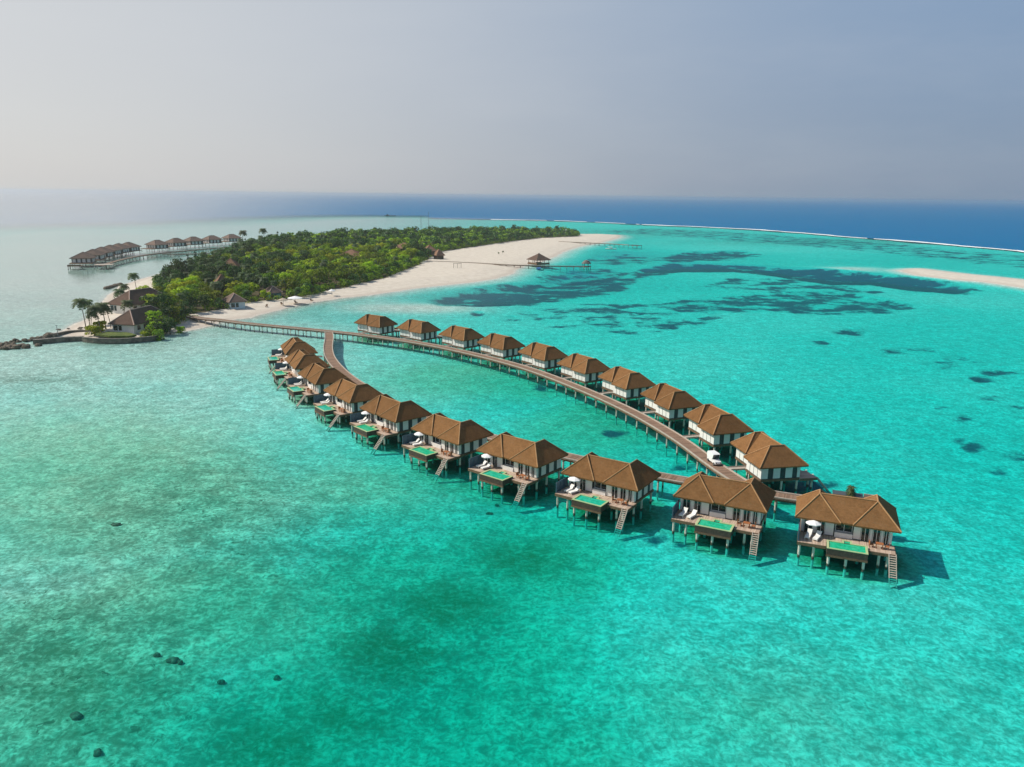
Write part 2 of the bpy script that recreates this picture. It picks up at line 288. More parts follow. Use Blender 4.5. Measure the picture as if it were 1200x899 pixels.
RUB = [((-51.4, 76.5, 24.6, 0.5, -17.0, 29.0), .85), ((-47.8, 114.9, 35.3, 1.0, -15.5, 40.8), .75), ((-11.7, 80.8, 16.0, 0.3, -3.1, 23.1), .55), ((-28.0, 62.9, 12.9, 0.2, -2.7, 7.2), .55), ((3.8, 65.9, 11.8, 0.2, 0.4, 10.4), .45), ((31.6, 78.2, 14.7, 0.3, 4.2, 12.2), .4), ((55.2, 75.4, 7.7, 0.2, 6.1, 9.8), .35), ((-129.5, 202.1, 20.2, 1.0, -9.4, 15.5), .8), ((-83.8, 181.9, 32.9, 1.5, -10.5, 24.1), .4), ((423.8, 974.4, 281.0, 57.3, 44.2, 103.1), .95), ((120.5, 1127.7, 253.5, 63.8, 20.6, 196.2), .8), ((-371.6, 844.5, 255.0, 54.1, -69.1, 159.0), .4), ((20.7, 178.7, 20.7, 0.9, 2.4, 23.3), .4), ((-6.0, 131.7, 18.6, 0.6, -0.8, 17.6), .5), ((-130.1, 255.4, 16.8, 1.1, -2.9, 6.0), 1.0)]

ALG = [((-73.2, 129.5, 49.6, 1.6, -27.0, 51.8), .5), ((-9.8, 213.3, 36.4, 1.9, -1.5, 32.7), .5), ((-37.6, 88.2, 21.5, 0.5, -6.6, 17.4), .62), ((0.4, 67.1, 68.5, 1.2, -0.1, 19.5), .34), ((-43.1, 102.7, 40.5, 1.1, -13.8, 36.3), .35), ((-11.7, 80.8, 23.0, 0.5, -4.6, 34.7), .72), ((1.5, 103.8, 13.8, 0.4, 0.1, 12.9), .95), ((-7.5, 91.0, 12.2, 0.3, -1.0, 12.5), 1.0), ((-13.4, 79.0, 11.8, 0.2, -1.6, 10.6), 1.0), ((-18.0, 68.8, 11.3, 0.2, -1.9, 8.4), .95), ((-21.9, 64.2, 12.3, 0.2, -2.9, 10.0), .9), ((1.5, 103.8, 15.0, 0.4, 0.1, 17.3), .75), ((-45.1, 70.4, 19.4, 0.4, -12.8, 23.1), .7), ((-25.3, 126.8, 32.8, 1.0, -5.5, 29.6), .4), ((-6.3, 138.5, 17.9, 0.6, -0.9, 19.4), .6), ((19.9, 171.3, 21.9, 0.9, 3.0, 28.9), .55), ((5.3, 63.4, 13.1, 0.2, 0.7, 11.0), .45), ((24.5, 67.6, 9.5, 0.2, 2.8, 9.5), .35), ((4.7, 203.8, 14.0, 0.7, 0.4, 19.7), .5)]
def terrain(X, Y):
    r = np.hypot(X, Y)
    wob = (fbm(X, Y, 22, 3) - .5) * 6 + (fbm(X, Y, 6, 9) - .5) * 2
    si = sdf(ISLAND, X, Y) + wob * .7
    sb = sdf(SANDBAR, X, Y) + wob * .6
    re = sdf(REEF, X, Y) + (fbm(X, Y, 120, 5) - .5) * 60
    num = np.full(X.shape, 1.55 * .4); den = np.full(X.shape, .4)
    for b, d, w in DEPTHS:
        g = blob(b, X, Y) * w; num += g * d; den += g
    D = num / den * (.65 + .7 * fbm(X, Y, 70, 21)) * (.8 + .4 * fbm(X, Y, 13, 61))
    D = np.minimum(D, np.maximum(.03, -si * .045 + .05) + sst(-si, 8, 70) * 5)
    D = np.minimum(D, np.maximum(.03, -sb * .05 + .05) + sst(-sb, 6, 60) * 5)
    D = np.where(re < 0, D + np.minimum(-re * (1.0 - .985 * sst(-X - .05 * Y, -100, 120)), 24), D) * np.where(re > 0, .8 + .2 * sst(re, 0, 60), 1)
    land = np.maximum(np.minimum(si * .07, 1.5 + np.clip(si, 0, 60) * .006), np.minimum(sb * .05, .7))
    gr = np.zeros(X.shape)
    for poly, w, soft, br in GRASS:
        p = np.array(poly); m = (X > p[:, 0].min() - 60) & (X < p[:, 0].max() + 60) & (Y > p[:, 1].min() - 60) & (Y < p[:, 1].max() + 60)
        s = np.full(X.shape, -99.); s[m] = sdf(poly, X[m], Y[m]); gr = np.maximum(gr, w * sst(s, -soft, soft))
    for b, w in zip(SPOTS, SPOTW): gr = np.maximum(gr, w * blob(b, X, Y))
    D = np.where(re > 0, np.maximum(D, np.minimum(3.4 * np.clip(gr, 0, 1) * (np.hypot(X, Y) > 260), .2 + np.maximum(0, np.maximum(-si, -sb) * 0 + np.minimum(-si, -sb)) * .12)), D)
    Z = np.where(np.maximum(si, sb) > 0, land, -D)
    ru = np.full(X.shape, .22)
    for b, w in RUB: ru = np.maximum(ru, w * blob(b, X, Y))
    vg = sst(sdf(VEG, X, Y) + wob, -4, 5)
    alg_shade = np.zeros(X.shape)
    for vx, vy, va in NEAR + FAR:  # reef growth at the pilings, deepened as painted shade under each villa
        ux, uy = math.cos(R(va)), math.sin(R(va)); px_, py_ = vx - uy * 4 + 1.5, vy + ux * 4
        alg_shade = np.maximum(alg_shade, 1.55 * np.exp(-(((X - px_) ** 2 + (Y - py_) ** 2) / 62.0) ** 1.5))
    for b, w in ALG: alg_shade = np.maximum(alg_shade, w * blob(b, X, Y))
    cm = sst(-(X - 40) + .10 * (Y - 400), 0, 120 + .27 * np.maximum(Y, 0)) * sst(Y, 120, 420)
    deepcalm = sst(-X - .10 * Y, 0, .45 * np.maximum(Y, 1))
    k_ = sst(-re, -60, 200); cm = cm * (1 - k_) + cm * deepcalm * k_
    return Z, gr, ru, vg, alg_shade, cm

def ground_z(x, y): return float(terrain(np.array([x], float), np.array([y], float))[0][0])

# polar-spaced sheet: fine near the lagoon, coarse toward the horizon
rad = np.concatenate([[4, 14, 26, 36, 44], np.geomspace(50, 1700, 520), np.geomspace(1720, 28000, 70)])
ang = np.concatenate([np.linspace(-180, -52, 40, endpoint=False), np.linspace(-52, 46, 640), np.linspace(46, 180, 42)[1:-1]])
aa = np.radians(90 - ang)
XX = rad[:, None] * np.cos(aa)[None, :]; YY = rad[:, None] * np.sin(aa)[None, :]
NR, NA = XX.shape
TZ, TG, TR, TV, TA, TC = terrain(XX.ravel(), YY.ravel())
def sheet(name, Z, mat, attrs):
    me = bpy.data.meshes.new(name)
    co = np.stack([XX.ravel(), YY.ravel(), Z], 1)
    co = np.vstack([co, [[0, 0, Z[0]]]])
    i = np.arange(NR - 1)[:, None] * NA; j = np.arange(NA)[None, :]; j2 = (j + 1) % NA
    q = np.stack([i + j, i + j2, i + NA + j2, i + NA + j], -1).reshape(-1, 4)
    tri = np.stack([np.full(NA, NR * NA), (np.arange(NA) + 1) % NA, np.arange(NA)], -1)
    me.vertices.add(len(co)); me.vertices.foreach_set('co', co.ravel())
    loops = np.concatenate([q.ravel(), tri.ravel()]); me.loops.add(len(loops)); me.loops.foreach_set('vertex_index', loops.astype(np.int32))
    st = np.concatenate([np.arange(len(q)) * 4, len(q) * 4 + np.arange(len(tri)) * 3]); me.polygons.add(len(st)); me.polygons.foreach_set('loop_start', st.astype(np.int32))
    me.update(); me.validate()
    for k, a in attrs.items():
        at = me.attributes.new(k, 'FLOAT', 'POINT'); at.data.foreach_set('value', np.concatenate([a, a[:1]]).astype(np.float32))
    me.flip_normals() if me.polygons[0].normal.z < 0 else None
    me.shade_smooth(); me.materials.append(mat)
    o = bpy.data.objects.new(name, me); COL.objects.link(o); tag(o, kind='structure'); return o

def terrain_mat():
    m, t = newmat('coral_sand_seabed')
    P = t.n('ShaderNodeNewGeometry').outputs['Position']; z = t.n('ShaderNodeSeparateXYZ', i_0=P).outputs[2]
    flat = t.n('ShaderNodeVectorMath', operation='MULTIPLY', i_0=P, i_1=(1, 1, 0)).outputs[0]
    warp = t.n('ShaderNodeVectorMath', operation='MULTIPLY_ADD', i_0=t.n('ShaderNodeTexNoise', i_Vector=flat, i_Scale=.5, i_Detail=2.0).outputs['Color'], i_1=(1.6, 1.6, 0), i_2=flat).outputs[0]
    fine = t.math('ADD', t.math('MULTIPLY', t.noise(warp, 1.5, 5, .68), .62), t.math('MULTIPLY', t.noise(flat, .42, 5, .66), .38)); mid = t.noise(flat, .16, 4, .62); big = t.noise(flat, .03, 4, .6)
    wet = t.mix(t.smooth(fine, .38, .63), (.40, .40, .35), (.93, .89, .80))  # sand mottle, its contrast painted in for caustic light dabs
    wet = t.mix(t.smooth(mid, .3, .72, .22, 0), wet, (.34, .36, .32))
    rub = t.attr('rubble')
    rf = t.math('MULTIPLY', t.smooth(t.math('ADD', t.math('MULTIPLY', fine, .6), t.math('MULTIPLY', mid, .4)), .40, .62, 1, 0), rub, clamp=True)
    wet = t.mix(rf, wet, (.17, .185, .14))
    alg_shade = t.math('ADD', t.attr('algae_shade'), t.math('MULTIPLY', t.math('SUBTRACT', big, .5), t.math('MULTIPLY', t.attr('algae_shade'), .7)))
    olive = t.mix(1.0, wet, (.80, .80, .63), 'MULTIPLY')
    wet = t.mix(t.smooth(alg_shade, .05, .5), wet, olive)
    wet = t.mix(t.math('MULTIPLY', t.smooth(alg_shade, .45, 1.05), t.smooth(fine, .38, .66, 1, .5)), wet, (.045, .17, .065))
    wet = t.mix(t.smooth(alg_shade, 1.05, 1.45, 0, .8), wet, (.012, .045, .03))  # near-black mix under the villas only: shade painted into the bed
    spk = t.math('MULTIPLY', t.smooth(t.noise(warp, .8, 5, .7, .6), .57, .66), t.smooth(rub, .25, .8))
    wet = t.mix(spk, wet, (.10, .125, .075))
    dry = t.mix(t.smooth(t.noise(flat, .25, 5, .65), .3, .7), (.54, .475, .39), (.655, .59, .50))
    dry = t.mix(t.smooth(big, .55, .75, 0, .4), dry, (.50, .43, .37))
    c = t.mix(t.smooth(z, -.12, .22), wet, t.mix(t.smooth(z, .1, .55), (.50, .43, .36), dry))
    gn = t.noise(flat, .055, 7, .68)
    g = t.math('ADD', t.attr('seagrass'), t.math('MULTIPLY', t.math('MULTIPLY', t.math('SUBTRACT', gn, .5), 4.2), t.math('MULTIPLY', t.attr('seagrass'), 4.0, clamp=True)))
    g = t.smooth(g, .30, .82)
    c = t.mix(t.math('MULTIPLY', g, .93), c, t.mix(fine, (.001, .022, .055), (.004, .05, .10)))
    vg = t.attr('litter'); vn = t.noise(flat, .3, 4)
    c = t.mix(t.smooth(t.math('ADD', vg, t.math('MULTIPLY', t.math('SUBTRACT', vn, .5), .8)), .4, .7), c, t.mix(vn, (.04, .04, .015), (.13, .10, .06)))
    bn = t.n('ShaderNodeBump', i_Strength=.35, i_Distance=.25, i_Height=fine)
    p = t.n('ShaderNodeBsdfPrincipled', i_Base_Color=c, i_Roughness=.95, i_Normal=bn.outputs[0]); p.inputs['Specular IOR Level'].default_value = .1
    t.out(p.outputs[0]); return m

WATER = dict(kr=1.15, kg=.032, kb=.040, opac=.026, fres=.12, rough=.2)
def water_mat():
    m, t = newmat('clear_lagoon_water')
    P = t.n('ShaderNodeNewGeometry').outputs['Position']
    d = t.attr('depth')
    rot = t.n('ShaderNodeMapping', i_Vector=P, i_Rotation=(0, 0, R(35)), i_Scale=(1.0, .55, 1)).outputs[0]
    w1 = t.noise(rot, .85, 4, .62, .4); w2 = t.noise(P, .22, 3, .55); w3 = t.noise(rot, 2.6, 3, .6); w4 = t.noise(P, .33, 5, .7, .5); gust = t.noise(P, .018, 4, .6); calm = t.attr('calm')
    h = t.math('ADD', t.math('MULTIPLY', w1, .5), t.math('ADD', t.math('MULTIPLY', w2, .8), t.math('MULTIPLY', w3, .14)))
    bs = t.math('MULTIPLY', t.smooth(gust, .35, .65, .25, .75), t.math('MULTIPLY_ADD', calm, -.85, 1.0))
    bn = t.n('ShaderNodeBump', i_Strength=bs, i_Distance=.7, i_Height=h).outputs[0]
    # swell changes the length of the light's way through the water: depth varies with the waves
    dd = t.math('MULTIPLY', d, t.math('MULTIPLY_ADD', t.math('SUBTRACT', t.math('ADD', t.math('MULTIPLY', w1, .5), t.math('MULTIPLY', w4, .5)), .5), 1.2, 1.0))
    def ab(k): return t.n('ShaderNodeMath', operation='POWER', i_0=math.e, i_1=t.math('MULTIPLY', dd, -k)).outputs[0]
    T = t.n('ShaderNodeCombineColor', i_0=ab(WATER['kr']), i_1=ab(WATER['kg']), i_2=ab(WATER['kb'])).outputs[0]
    tr = t.n('ShaderNodeBsdfTransparent', i_Color=T)
    deep = t.smooth(d, 1.8, 7)
    body = t.mix(deep, (.004, .28, .25), (.0, .085, .25))
    body = t.mix(t.smooth(d, 1.6, 4.2, 0, .75), body, (.0, .13, .30))
    df = t.n('ShaderNodeBsdfDiffuse', i_Color=body)
    op = t.math('SUBTRACT', 1.0, t.n('ShaderNodeMath', operation='POWER', i_0=math.e, i_1=t.math('MULTIPLY', dd, -WATER['opac'] * 2)).outputs[0])
    op = t.math('MAXIMUM', op, deep)
    ins = t.n('ShaderNodeMixShader', i_0=op, i_1=tr.outputs[0], i_2=df.outputs[0])
    fr = t.n('ShaderNodeFresnel', i_IOR=1.33, i_Normal=bn).outputs[0]
    # wind-roughened water mirrors less at a grazing view than the calm lee of the island
    fr = t.math('MULTIPLY', t.math('MINIMUM', fr, .96), t.math('MULTIPLY_ADD', calm, .85, WATER['fres']))
    gl = t.n('ShaderNodeBsdfGlossy', i_Color=(1, 1, 1, 1), i_Roughness=t.math('MULTIPLY_ADD', calm, -.1, WATER['rough']), i_Normal=bn)
    mx = t.n('ShaderNodeMixShader', i_0=fr, i_1=ins.outputs[0], i_2=gl.outputs[0])
    t.out(mx.outputs[0]); return m
seabed = sheet('seabed', np.maximum(TZ, -3.8), terrain_mat(), dict(seagrass=TG, rubble=TR, litter=TV, algae_shade=TA))
sea = sheet('sea', np.zeros_like(TZ), water_mat(), dict(depth=np.maximum(-TZ, .02), calm=TC))

# breaking surf along the outer reef
def surf_strip():
    mb = MB(); r = random.Random(5)
    path = [Vector((*p, 0)) for p in [(-49.0, 1655.3), (-4.0, 1654.9), (67.2, 1635.7), (165.9, 1559.6), (250.4, 1457.9), (315.0, 1392.3), (359.5, 1331.6), (398.1, 1269.0), (427.8, 1196.5), (450.3, 1106.5), (462.0, 1063.4), (488.0, 997.0), (499.5, 936.2), (505.6, 892.1), (517.9, 847.6), (528.1, 805.8), (526.9, 729.5), (503.3, 628.1)]]
    pts = []
    for a, b in zip(path, path[1:]):
        n = max(2, int((b - a).length / 5)); pts += [a.lerp(b, i / n) for i in range(n)]
    rows = []
    for i, p in enumerate(pts):
        d = (pts[min(i + 1, len(pts) - 1)] - pts[max(i - 1, 0)]).normalized(); s = Vector((-d.y, d.x, 0))
        w = 10 * max(0, float(fbm(np.array([p.x]), np.array([p.y]), 45, 31)[0]) * 2.0 - .62) * (.62 if p.x > 150 else .5) + r.uniform(-.5, .9)
        off = (float(fbm(np.array([p.x]), np.array([p.y]), 90, 77)[0]) - .5) * 36
        rows.append((p + s * off, s, max(0, w)))
    for (p, s, w), (q, s2, w2) in zip(rows, rows[1:]):
        if w < .7 and w2 < .7: continue
        w = max(w, .3); w2 = max(w2, .3)
        vs = [p - s * w + Vector((0, 0, .02)), p + Vector((0, 0, .5 + .05 * w)), p + s * w + Vector((0, 0, .02)), q - s2 * w2 + Vector((0, 0, .02)), q + Vector((0, 0, .5 + .05 * w2)), q + s2 * w2 + Vector((0, 0, .02))]
        mb.add(vs, [(0, 3, 4, 1), (1, 4, 5, 2), (0, 1, 2, 5, 4, 3)][:2])
    o = mb.build('surf_foam', M['foam'], fix=False, smooth=True)
    tag(o, 'white broken surf along the outer reef edge', 'surf', kind='stuff')
surf_strip()

# ------------------------------------------------------------------ water villa
def hip_solid(mb, x0, x1, y0, y1, ra, rb, ze, zr, th=.22):
    """hip roof whose ridge runs along y from ra to rb at the middle of x0..x1"""
    xm = (x0 + x1) / 2
    v = [(x0, y0, ze), (x1, y0, ze), (x1, y1, ze), (x0, y1, ze), (xm, ra, zr), (xm, rb, zr)]
    v += [(x, y, ze - th) for x, y, _ in v[:4]]
    mb.add(v, [(0, 1, 4), (1, 2, 5, 4), (2, 3, 5), (3, 0, 4, 5), (6, 7, 1, 0), (7, 8, 2, 1), (8, 9, 3, 2), (9, 6, 0, 3), (9, 8, 7, 6)])
    return [(v[0], v[4]), (v[1], v[4]), (v[2], v[5]), (v[3], v[5]), (v[4], v[5])]

ZE, ZR, ZD = 5.0, 7.85, 2.45
def post_spots():
    return [(-6.0, -2.6, 2.1), (-4.1, -2.6, 2.1), (4.4, -1.8, 2.1), (5.5, -1.8, 2.1), (-5.9, 1.3, 2.1), (-2, 1.3, 2.1), (2, 1.3, 2.1), (5.9, 1.3, 2.1),
            (-5.9, 4.2, 2.1), (-2, 4.2, 2.1), (2, 4.2, 2.1), (5.9, 4.2, 2.1), (-5.9, 6.8, 2.1), (-1.6, 6.8, 2.1), (1.2, 7.9, 2.1), (5.9, 7.9, 2.1), (-2.1, -3.9, 1.5), (.15, -3.9, 1.5), (2.4, -3.9, 1.5)]
def build_villa(sx, label, group, deck_front=True):
    root = thing('water_villa', label, 'water villa', group=group)
    def B(mb, name, mat, parent=None, **k): return mb.build(name, M[mat], parent or root, sx, **k)
    # roof: two hipped wings and the roof between them
    rf = MB(); caps = []
    caps += hip_solid(rf, -7.0, -.8, 0, 7.9, 3.2, 4.8, ZE, ZR)
    caps += hip_solid(rf, .8, 7.0, 0, 9.1, 3.2, 5.9, ZE, ZR)
    y0, yr, y1, zm = .18, 3.55, 7.6, ZR - .06
    v = [(-3.9, y0, ZE + .05), (3.9, y0, ZE + .05), (3.9, yr, zm), (-3.9, yr, zm), (3.9, y1, ZE + .05), (-3.9, y1, ZE + .05)]
    v += [(x, y, z - .25) for x, y, z in v]
    rf.add(v, [(0, 1, 2, 3), (3, 2, 4, 5), (7, 6, 9, 8), (8, 9, 11, 10), (0, 6, 7, 1), (5, 4, 10, 11), (1, 7, 8, 2), (2, 8, 10, 4), (0, 3, 9, 6), (3, 5, 11, 9)])
    caps.append(((-3.9, yr, zm), (3.9, yr, zm)))
    r = B(rf, 'roof', 'roof')
    cp = MB()
    for a, b in caps:
        a = Vector(a); b = Vector(b); cp.tube([a + Vector((0, 0, .02)), b + Vector((0, 0, .05))], .11, 6)
    B(cp, 'ridge_cap', 'cap', r)
    # walls
    w = MB()
    w.prism([(-6, 1), (-1.5, 1), (-1.5, 1.6), (1.0, 1.6), (1.0, 1), (6, 1), (6, 8.2), (.6, 8.2), (.6, 6.3), (-1, 6.3), (-1, 7), (-6, 7)], ZD, 4.95)
    B(w, 'wall', 'wallgrey')
    def panel(x0, x1, y0, y1, z0=ZD + .12, z1=4.74): B(MB().box(x0, x1, y0, y1, z0, z1), 'wall_panel', 'white')
    e = .05
    for x0, x1 in ((-6.05, -5.7), (-4.4, -3.95), (-2.75, -1.62), (1.02, 1.95), (3.15, 3.5), (4.6, 4.9), (5.68, 6.05)): panel(x0, x1, 1 - .07, 1 - .002)
    for x0, x1 in ((-6.04, -4.62), (-4.46, -3.04), (-2.88, -1.05)): panel(x0, x1, 7.002, 7.07)
    for x0, x1 in ((.62, 1.86), (2.02, 3.26), (3.42, 4.66), (4.82, 6.04)): panel(x0, x1, 8.202, 8.27)
    for y0, y1 in ((1.0, 1.5), (2.4, 3.7), (4.7, 6.0), (7.0, 8.2)): panel(6.002, 6.06, y0, y1)
    for y0, y1 in ((1.0, 1.5), (2.4, 3.7), (4.7, 6.0)): panel(-6.06, -6.002, y0, y1)
    panel(.53, .598, 6.32, 8.2)
    for x0, x1 in ((-5.66, -4.44), (-3.91, -2.79), (2.0, 3.1), (3.55, 4.55), (4.95, 5.64)):
        d = B(MB().box(x0, x1, .955, .997, ZD + .05, 4.7), 'glass_door', 'glassdark')
        fm = MB()
        for a in (x0, x1 - .07, (x0 + x1) / 2 - .035): fm.box(a, a + .07, .92, .954, ZD + .05, 4.7)
        B(fm, 'door_frame', 'white', d)
    # bay window
    wn = B(MB().box(-1.3, .8, 1.54, 1.597, 3.25, 4.7), 'window', 'glassdark')
    fm = MB(); fm.box(-1.42, -1.3, 1.48, 1.59, 3.2, 4.75).box(.8, .92, 1.48, 1.59, 3.2, 4.75).box(-.28, -.2, 1.5, 1.539, 3.26, 4.74).box(-1.299, .799, 1.49, 1.538, 4.66, 4.75).box(-1.299, .799, 1.49, 1.538, 3.2, 3.27)
    B(fm, 'window_frame', 'white', wn)
    B(MB().box(-1.45, .95, .8, 1.595, ZD, 3.2), 'window_sill', 'white', wn)
    # back door
    dr = B(MB().box(-.7, .25, 6.302, 6.35, ZD + .02, 4.55), 'door', 'beam'); B(MB().box(.08, .14, 6.352, 6.40, 3.4, 3.6), 'handle', 'steel', dr)
    # floor and decks
    fl = MB().prism([(-6.15, 1.05), (6.15, 1.05), (6.15, 8.35), (.5, 8.35), (.5, 7.15), (-6.15, 7.15)], 2.05, ZD - .01); B(fl, 'floor_beam', 'beam')
    dk = MB().prism([(-6.3, -2.9), (-2.5, -2.9), (-2.5, -1.42), (2.85, -1.42), (2.85, -2.15), (6.4, -2.15), (6.4, 1.0), (-6.3, 1.0)], 2.2, ZD); B(dk, 'deck', 'deck')
    fb = MB()
    for (x0, y0), (x1, y1) in (((-6.34, -2.94), (-2.54, -2.94)), ((-2.54, -2.9), (-2.54, -1.4)), ((-2.58, -1.38), (2.89, -1.38)), ((2.87, -2.2), (2.87, -1.4)), ((2.85, -2.19), (6.4, -2.19)), ((6.44, -2.2), (6.44, 1.0)), ((-6.34, -2.94), (-6.34, 1.0))):
        fb.bar((x0, y0, 2.2), (x1, y1, 2.2), .075, .42)
    B(fb, 'fascia_board', 'beam')
    # plunge pool
    pl = MB(); x0, x1, y0, y1 = -2.45, 2.8, -4.25, -1.45
    pl.box(x0, x1, y0, y0 + .18, 1.78, 2.72).box(x0, x1, y1 - .18, y1, 1.78, 2.72).box(x0, x0 + .18, y0 + .18, y1 - .18, 1.78, 2.72).box(x1 - .18, x1, y0 + .18, y1 - .18, 1.78, 2.72).box(x0 + .18, x1 - .18, y0 + .18, y1 - .18, 1.78, 1.95)
    pl.box(-.4, .8, y1 + .002, y1 + .75, 2.46, 2.7)
    pool = B(pl, 'plunge_pool', 'timber')
    B(MB().box(x0 - .05, x1 + .05, y0 - .06, y0 + .02, 1.5, 1.775).box(x0, x1, y0 + .1, y0 + .3, 1.5, 1.775).box(x0, x1, y1 - .4, y1 - .2, 1.5, 1.775), 'pool_beam', 'beam', pool)
    rm = MB(); t_ = .27
    rm.box(x0 - .03, x1 + .03, y0 - .03, y0 + t_, 2.724, 2.80).box(x0 - .03, x0 + t_, y0 + t_, y1 - t_, 2.724, 2.80).box(x1 - t_, x1 + .03, y0 + t_, y1 - t_, 2.724, 2.80)
    rm.box(x0 - .03, -.45, y1 - t_, y1 + .03, 2.724, 2.80).box(.85, x1 + .03, y1 - t_, y1 + .03, 2.724, 2.80).box(-.45, -.2, y1 - t_, y1 + .8, 2.724, 2.80).box(.6, .85, y1 - t_, y1 + .8, 2.724, 2.80).box(-.2, .6, y1 + .55, y1 + .8, 2.724, 2.80)
    B(rm, 'pool_rim', 'poolrim', pool)
    B(MB().box(x0 + .18, x1 - .18, y0 + .18, y1 - .18, 1.95, 2.70).box(-.2, .6, y1 - .17, y1 + .55, 2.702, 2.71), 'pool_water', 'poolwater', pool)
    # swimming ladder
    ld = MB(); a = Vector((5.55, -2.2, 2.5)); b = Vector((5.75, -5.3, -.9)); a2 = a + Vector((.9, 0, 0)); b2 = b + Vector((.9, 0, 0))
    ld.bar(a, b, .09, .2); ld.bar(a2, b2, .09, .2)
    st = B(ld, 'ladder', 'paleplank')
    tr = MB()
    for k in range(1, 14):
        p = a.lerp(b, k / 14); q = a2.lerp(b2, k / 14); tr.bar(p + Vector((.05, 0, .03)), q + Vector((-.05, 0, .03)), .27, .05)
    B(tr, 'treads', 'paleplank', st)
    # louvred privacy screen
    s_ = MB(); s_.box(-6.32, -6.26, -2.75, .98, ZD, 4.2)
    s_o = B(s_, 'privacy_screen', 'screen')
    sl = MB()
    for k in range(9): sl.box(-6.36, -6.33, -2.75, .98, ZD + .1 + k * .19, ZD + .22 + k * .19)
    for y in (-2.75, -1.5, -.3, .9): sl.box(-6.25, -6.19, y, y + .08, ZD, 4.22)
    B(sl, 'slats', 'screen', s_o)
    for x, y, z in post_spots(): B(MB().tube([(x, y, -3.2), (x, y, z)], .19, 8), 'post', 'post')
    # plank bridge to the boardwalk
    br = MB().box(-.9, .45, 6.32, 11.4, 2.22, 2.41); bo = B(br, 'entry_bridge', 'paleplank')
    B(MB().box(-.93, -.85, 7.2, 11.2, 2.42, 2.56).box(.4, .48, 8.4, 11.2, 2.42, 2.56), 'kerb_rail', 'paleplank', bo)
    return root

ORD = ['second', 'third', 'fourth', 'fifth', 'sixth', 'seventh', 'eighth', 'ninth']
NEAR_LAB = ['brown-roofed water villa with green pool at the open-water tip of the row',
            'water villa with two bare sunbeds and no parasol, second from the row tip'] + \
           ['water villa with white parasol and green pool, %s from the row tip' % ORD[i] for i in range(1, 8)] + \
           ['water villa with green pool at the island end of the pool row']
NEAR_LAB = NEAR_LAB[:10]
FAR_LAB = ['white-panelled water villa at the island end of the straight boardwalk'] + \
          ['white-panelled water villa, %s from the island along the straight boardwalk' % ORD[i] for i in range(8)] + \
          ['white-panelled water villa beside the parked buggy at the boardwalk end']
NG = 'water villas with pools on the curved walkway'; FG = 'water villas along the straight boardwalk'
def register(o):
    KIDS[o.name] = list(o.children)
    for c in o.children: register(c)
protoN = build_villa(1, NEAR_LAB[0], NG); register(protoN)
protoF = build_villa(-1, FAR_LAB[0], FG); register(protoF)
near_obj = []
for i, (x, y, a) in enumerate(NEAR):
    o = protoN if i == 0 else copy_tree(protoN)
    o.location = (x, y, 0); o.rotation_euler.z = R(a); o['label'] = NEAR_LAB[i]; near_obj.append(o)
for i, (x, y, a) in enumerate(FAR):
    o = protoF if i == 0 else copy_tree(protoF, skip=('glass_door', 'window', 'plunge_pool'))
    o.location = (x, y, 0); o.rotation_euler.z = R(a); o['label'] = FAR_LAB[i]

# ---- deck furniture of the pool row
def make_lounger():
    t = thing('sun_lounger', '', 'sun lounger')
    MB().box(-.33, .33, -1.0, .35, .3, .42).build('cushion', M['cream'], t)
    b = MB(); b.add([(-.33, .35, .3), (.33, .35, .3), (.33, 1.0, .85), (-.33, 1.0, .85), (-.33, .35, .42), (.33, .35, .42), (.33, .93, .95), (-.33, .93, .95)], [(0, 1, 2, 3), (4, 7, 6, 5), (0, 4, 5, 1), (1, 5, 6, 2), (2, 6, 7, 3), (3, 7, 4, 0)])
    b.build('backrest', M['cream'], t)
    MB().box(-.36, .36, -1.03, .95, .22, .295).build('frame', M['white'], t)
    for x in (-.3, .3):
        for y in (-.9, .8): MB().box(x - .04, x + .04, y - .04, y + .04, 0, .215).build('leg', M['white'], t)
    return t
def make_parasol():
    t = thing('parasol', '', 'parasol')
    c = MB(); n = 8; r = 1.12
    ring = [(math.cos(2 * math.pi * k / n) * r, math.sin(2 * math.pi * k / n) * r) for k in range(n)]
    v = [(x, y, 2.02) for x, y in ring] + [(x * .55, y * .55, 2.27) for x, y in ring] + [(0, 0, 2.42)] + [(x, y, 1.9) for x, y in ring]
    f = [(k, (k + 1) % n, n + (k + 1) % n, n + k) for k in range(n)] + [(n + k, n + (k + 1) % n, 2 * n) for k in range(n)] + [(2 * n + 1 + k, 2 * n + 1 + (k + 1) % n, (k + 1) % n, k) for k in range(n)]
    c.add(v, f); c.build('canopy', M['canvas'], t, fix=False)
    MB().tube([(0, 0, 0.05), (0, 0, 2.4)], .035, 8).build('pole', M['white'], t)
    MB().tube([(0, 0, 0), (0, 0, .07)], .3, 12).build('base', M['steel'], t)
    return t
def make_table():
    t = thing('dining_table', '', 'table')
    MB().box(-.5, .5, -.4, .4, .68, .74).build('tabletop', M['orangewood'], t)
    for x in (-.42, .42):
        for y in (-.32, .32): MB().box(x - .04, x + .04, y - .04, y + .04, 0, .68).build('leg', M['orangewood'], t)
    return t
def make_chair():
    t = thing('deck_chair', '', 'chair')
    MB().box(-.28, .28, -.28, .28, .38, .45).build('seat', M['orangewood'], t)
    MB().box(-.28, .28, .22, .28, .455, .95).build('backrest', M['orangewood'], t)
    for x in (-.24, .24):
        MB().box(x - .03, x + .03, -.27, -.21, 0, .38).build('leg', M['orangewood'], t); MB().box(x - .03, x + .03, .2, .26, 0, .38).build('leg', M['orangewood'], t)
    return t
PROT = {k: f() for k, f in (('lounger', make_lounger), ('parasol', make_parasol), ('table', make_table), ('chair', make_chair))}
used = set()
for k in PROT: register(PROT[k])
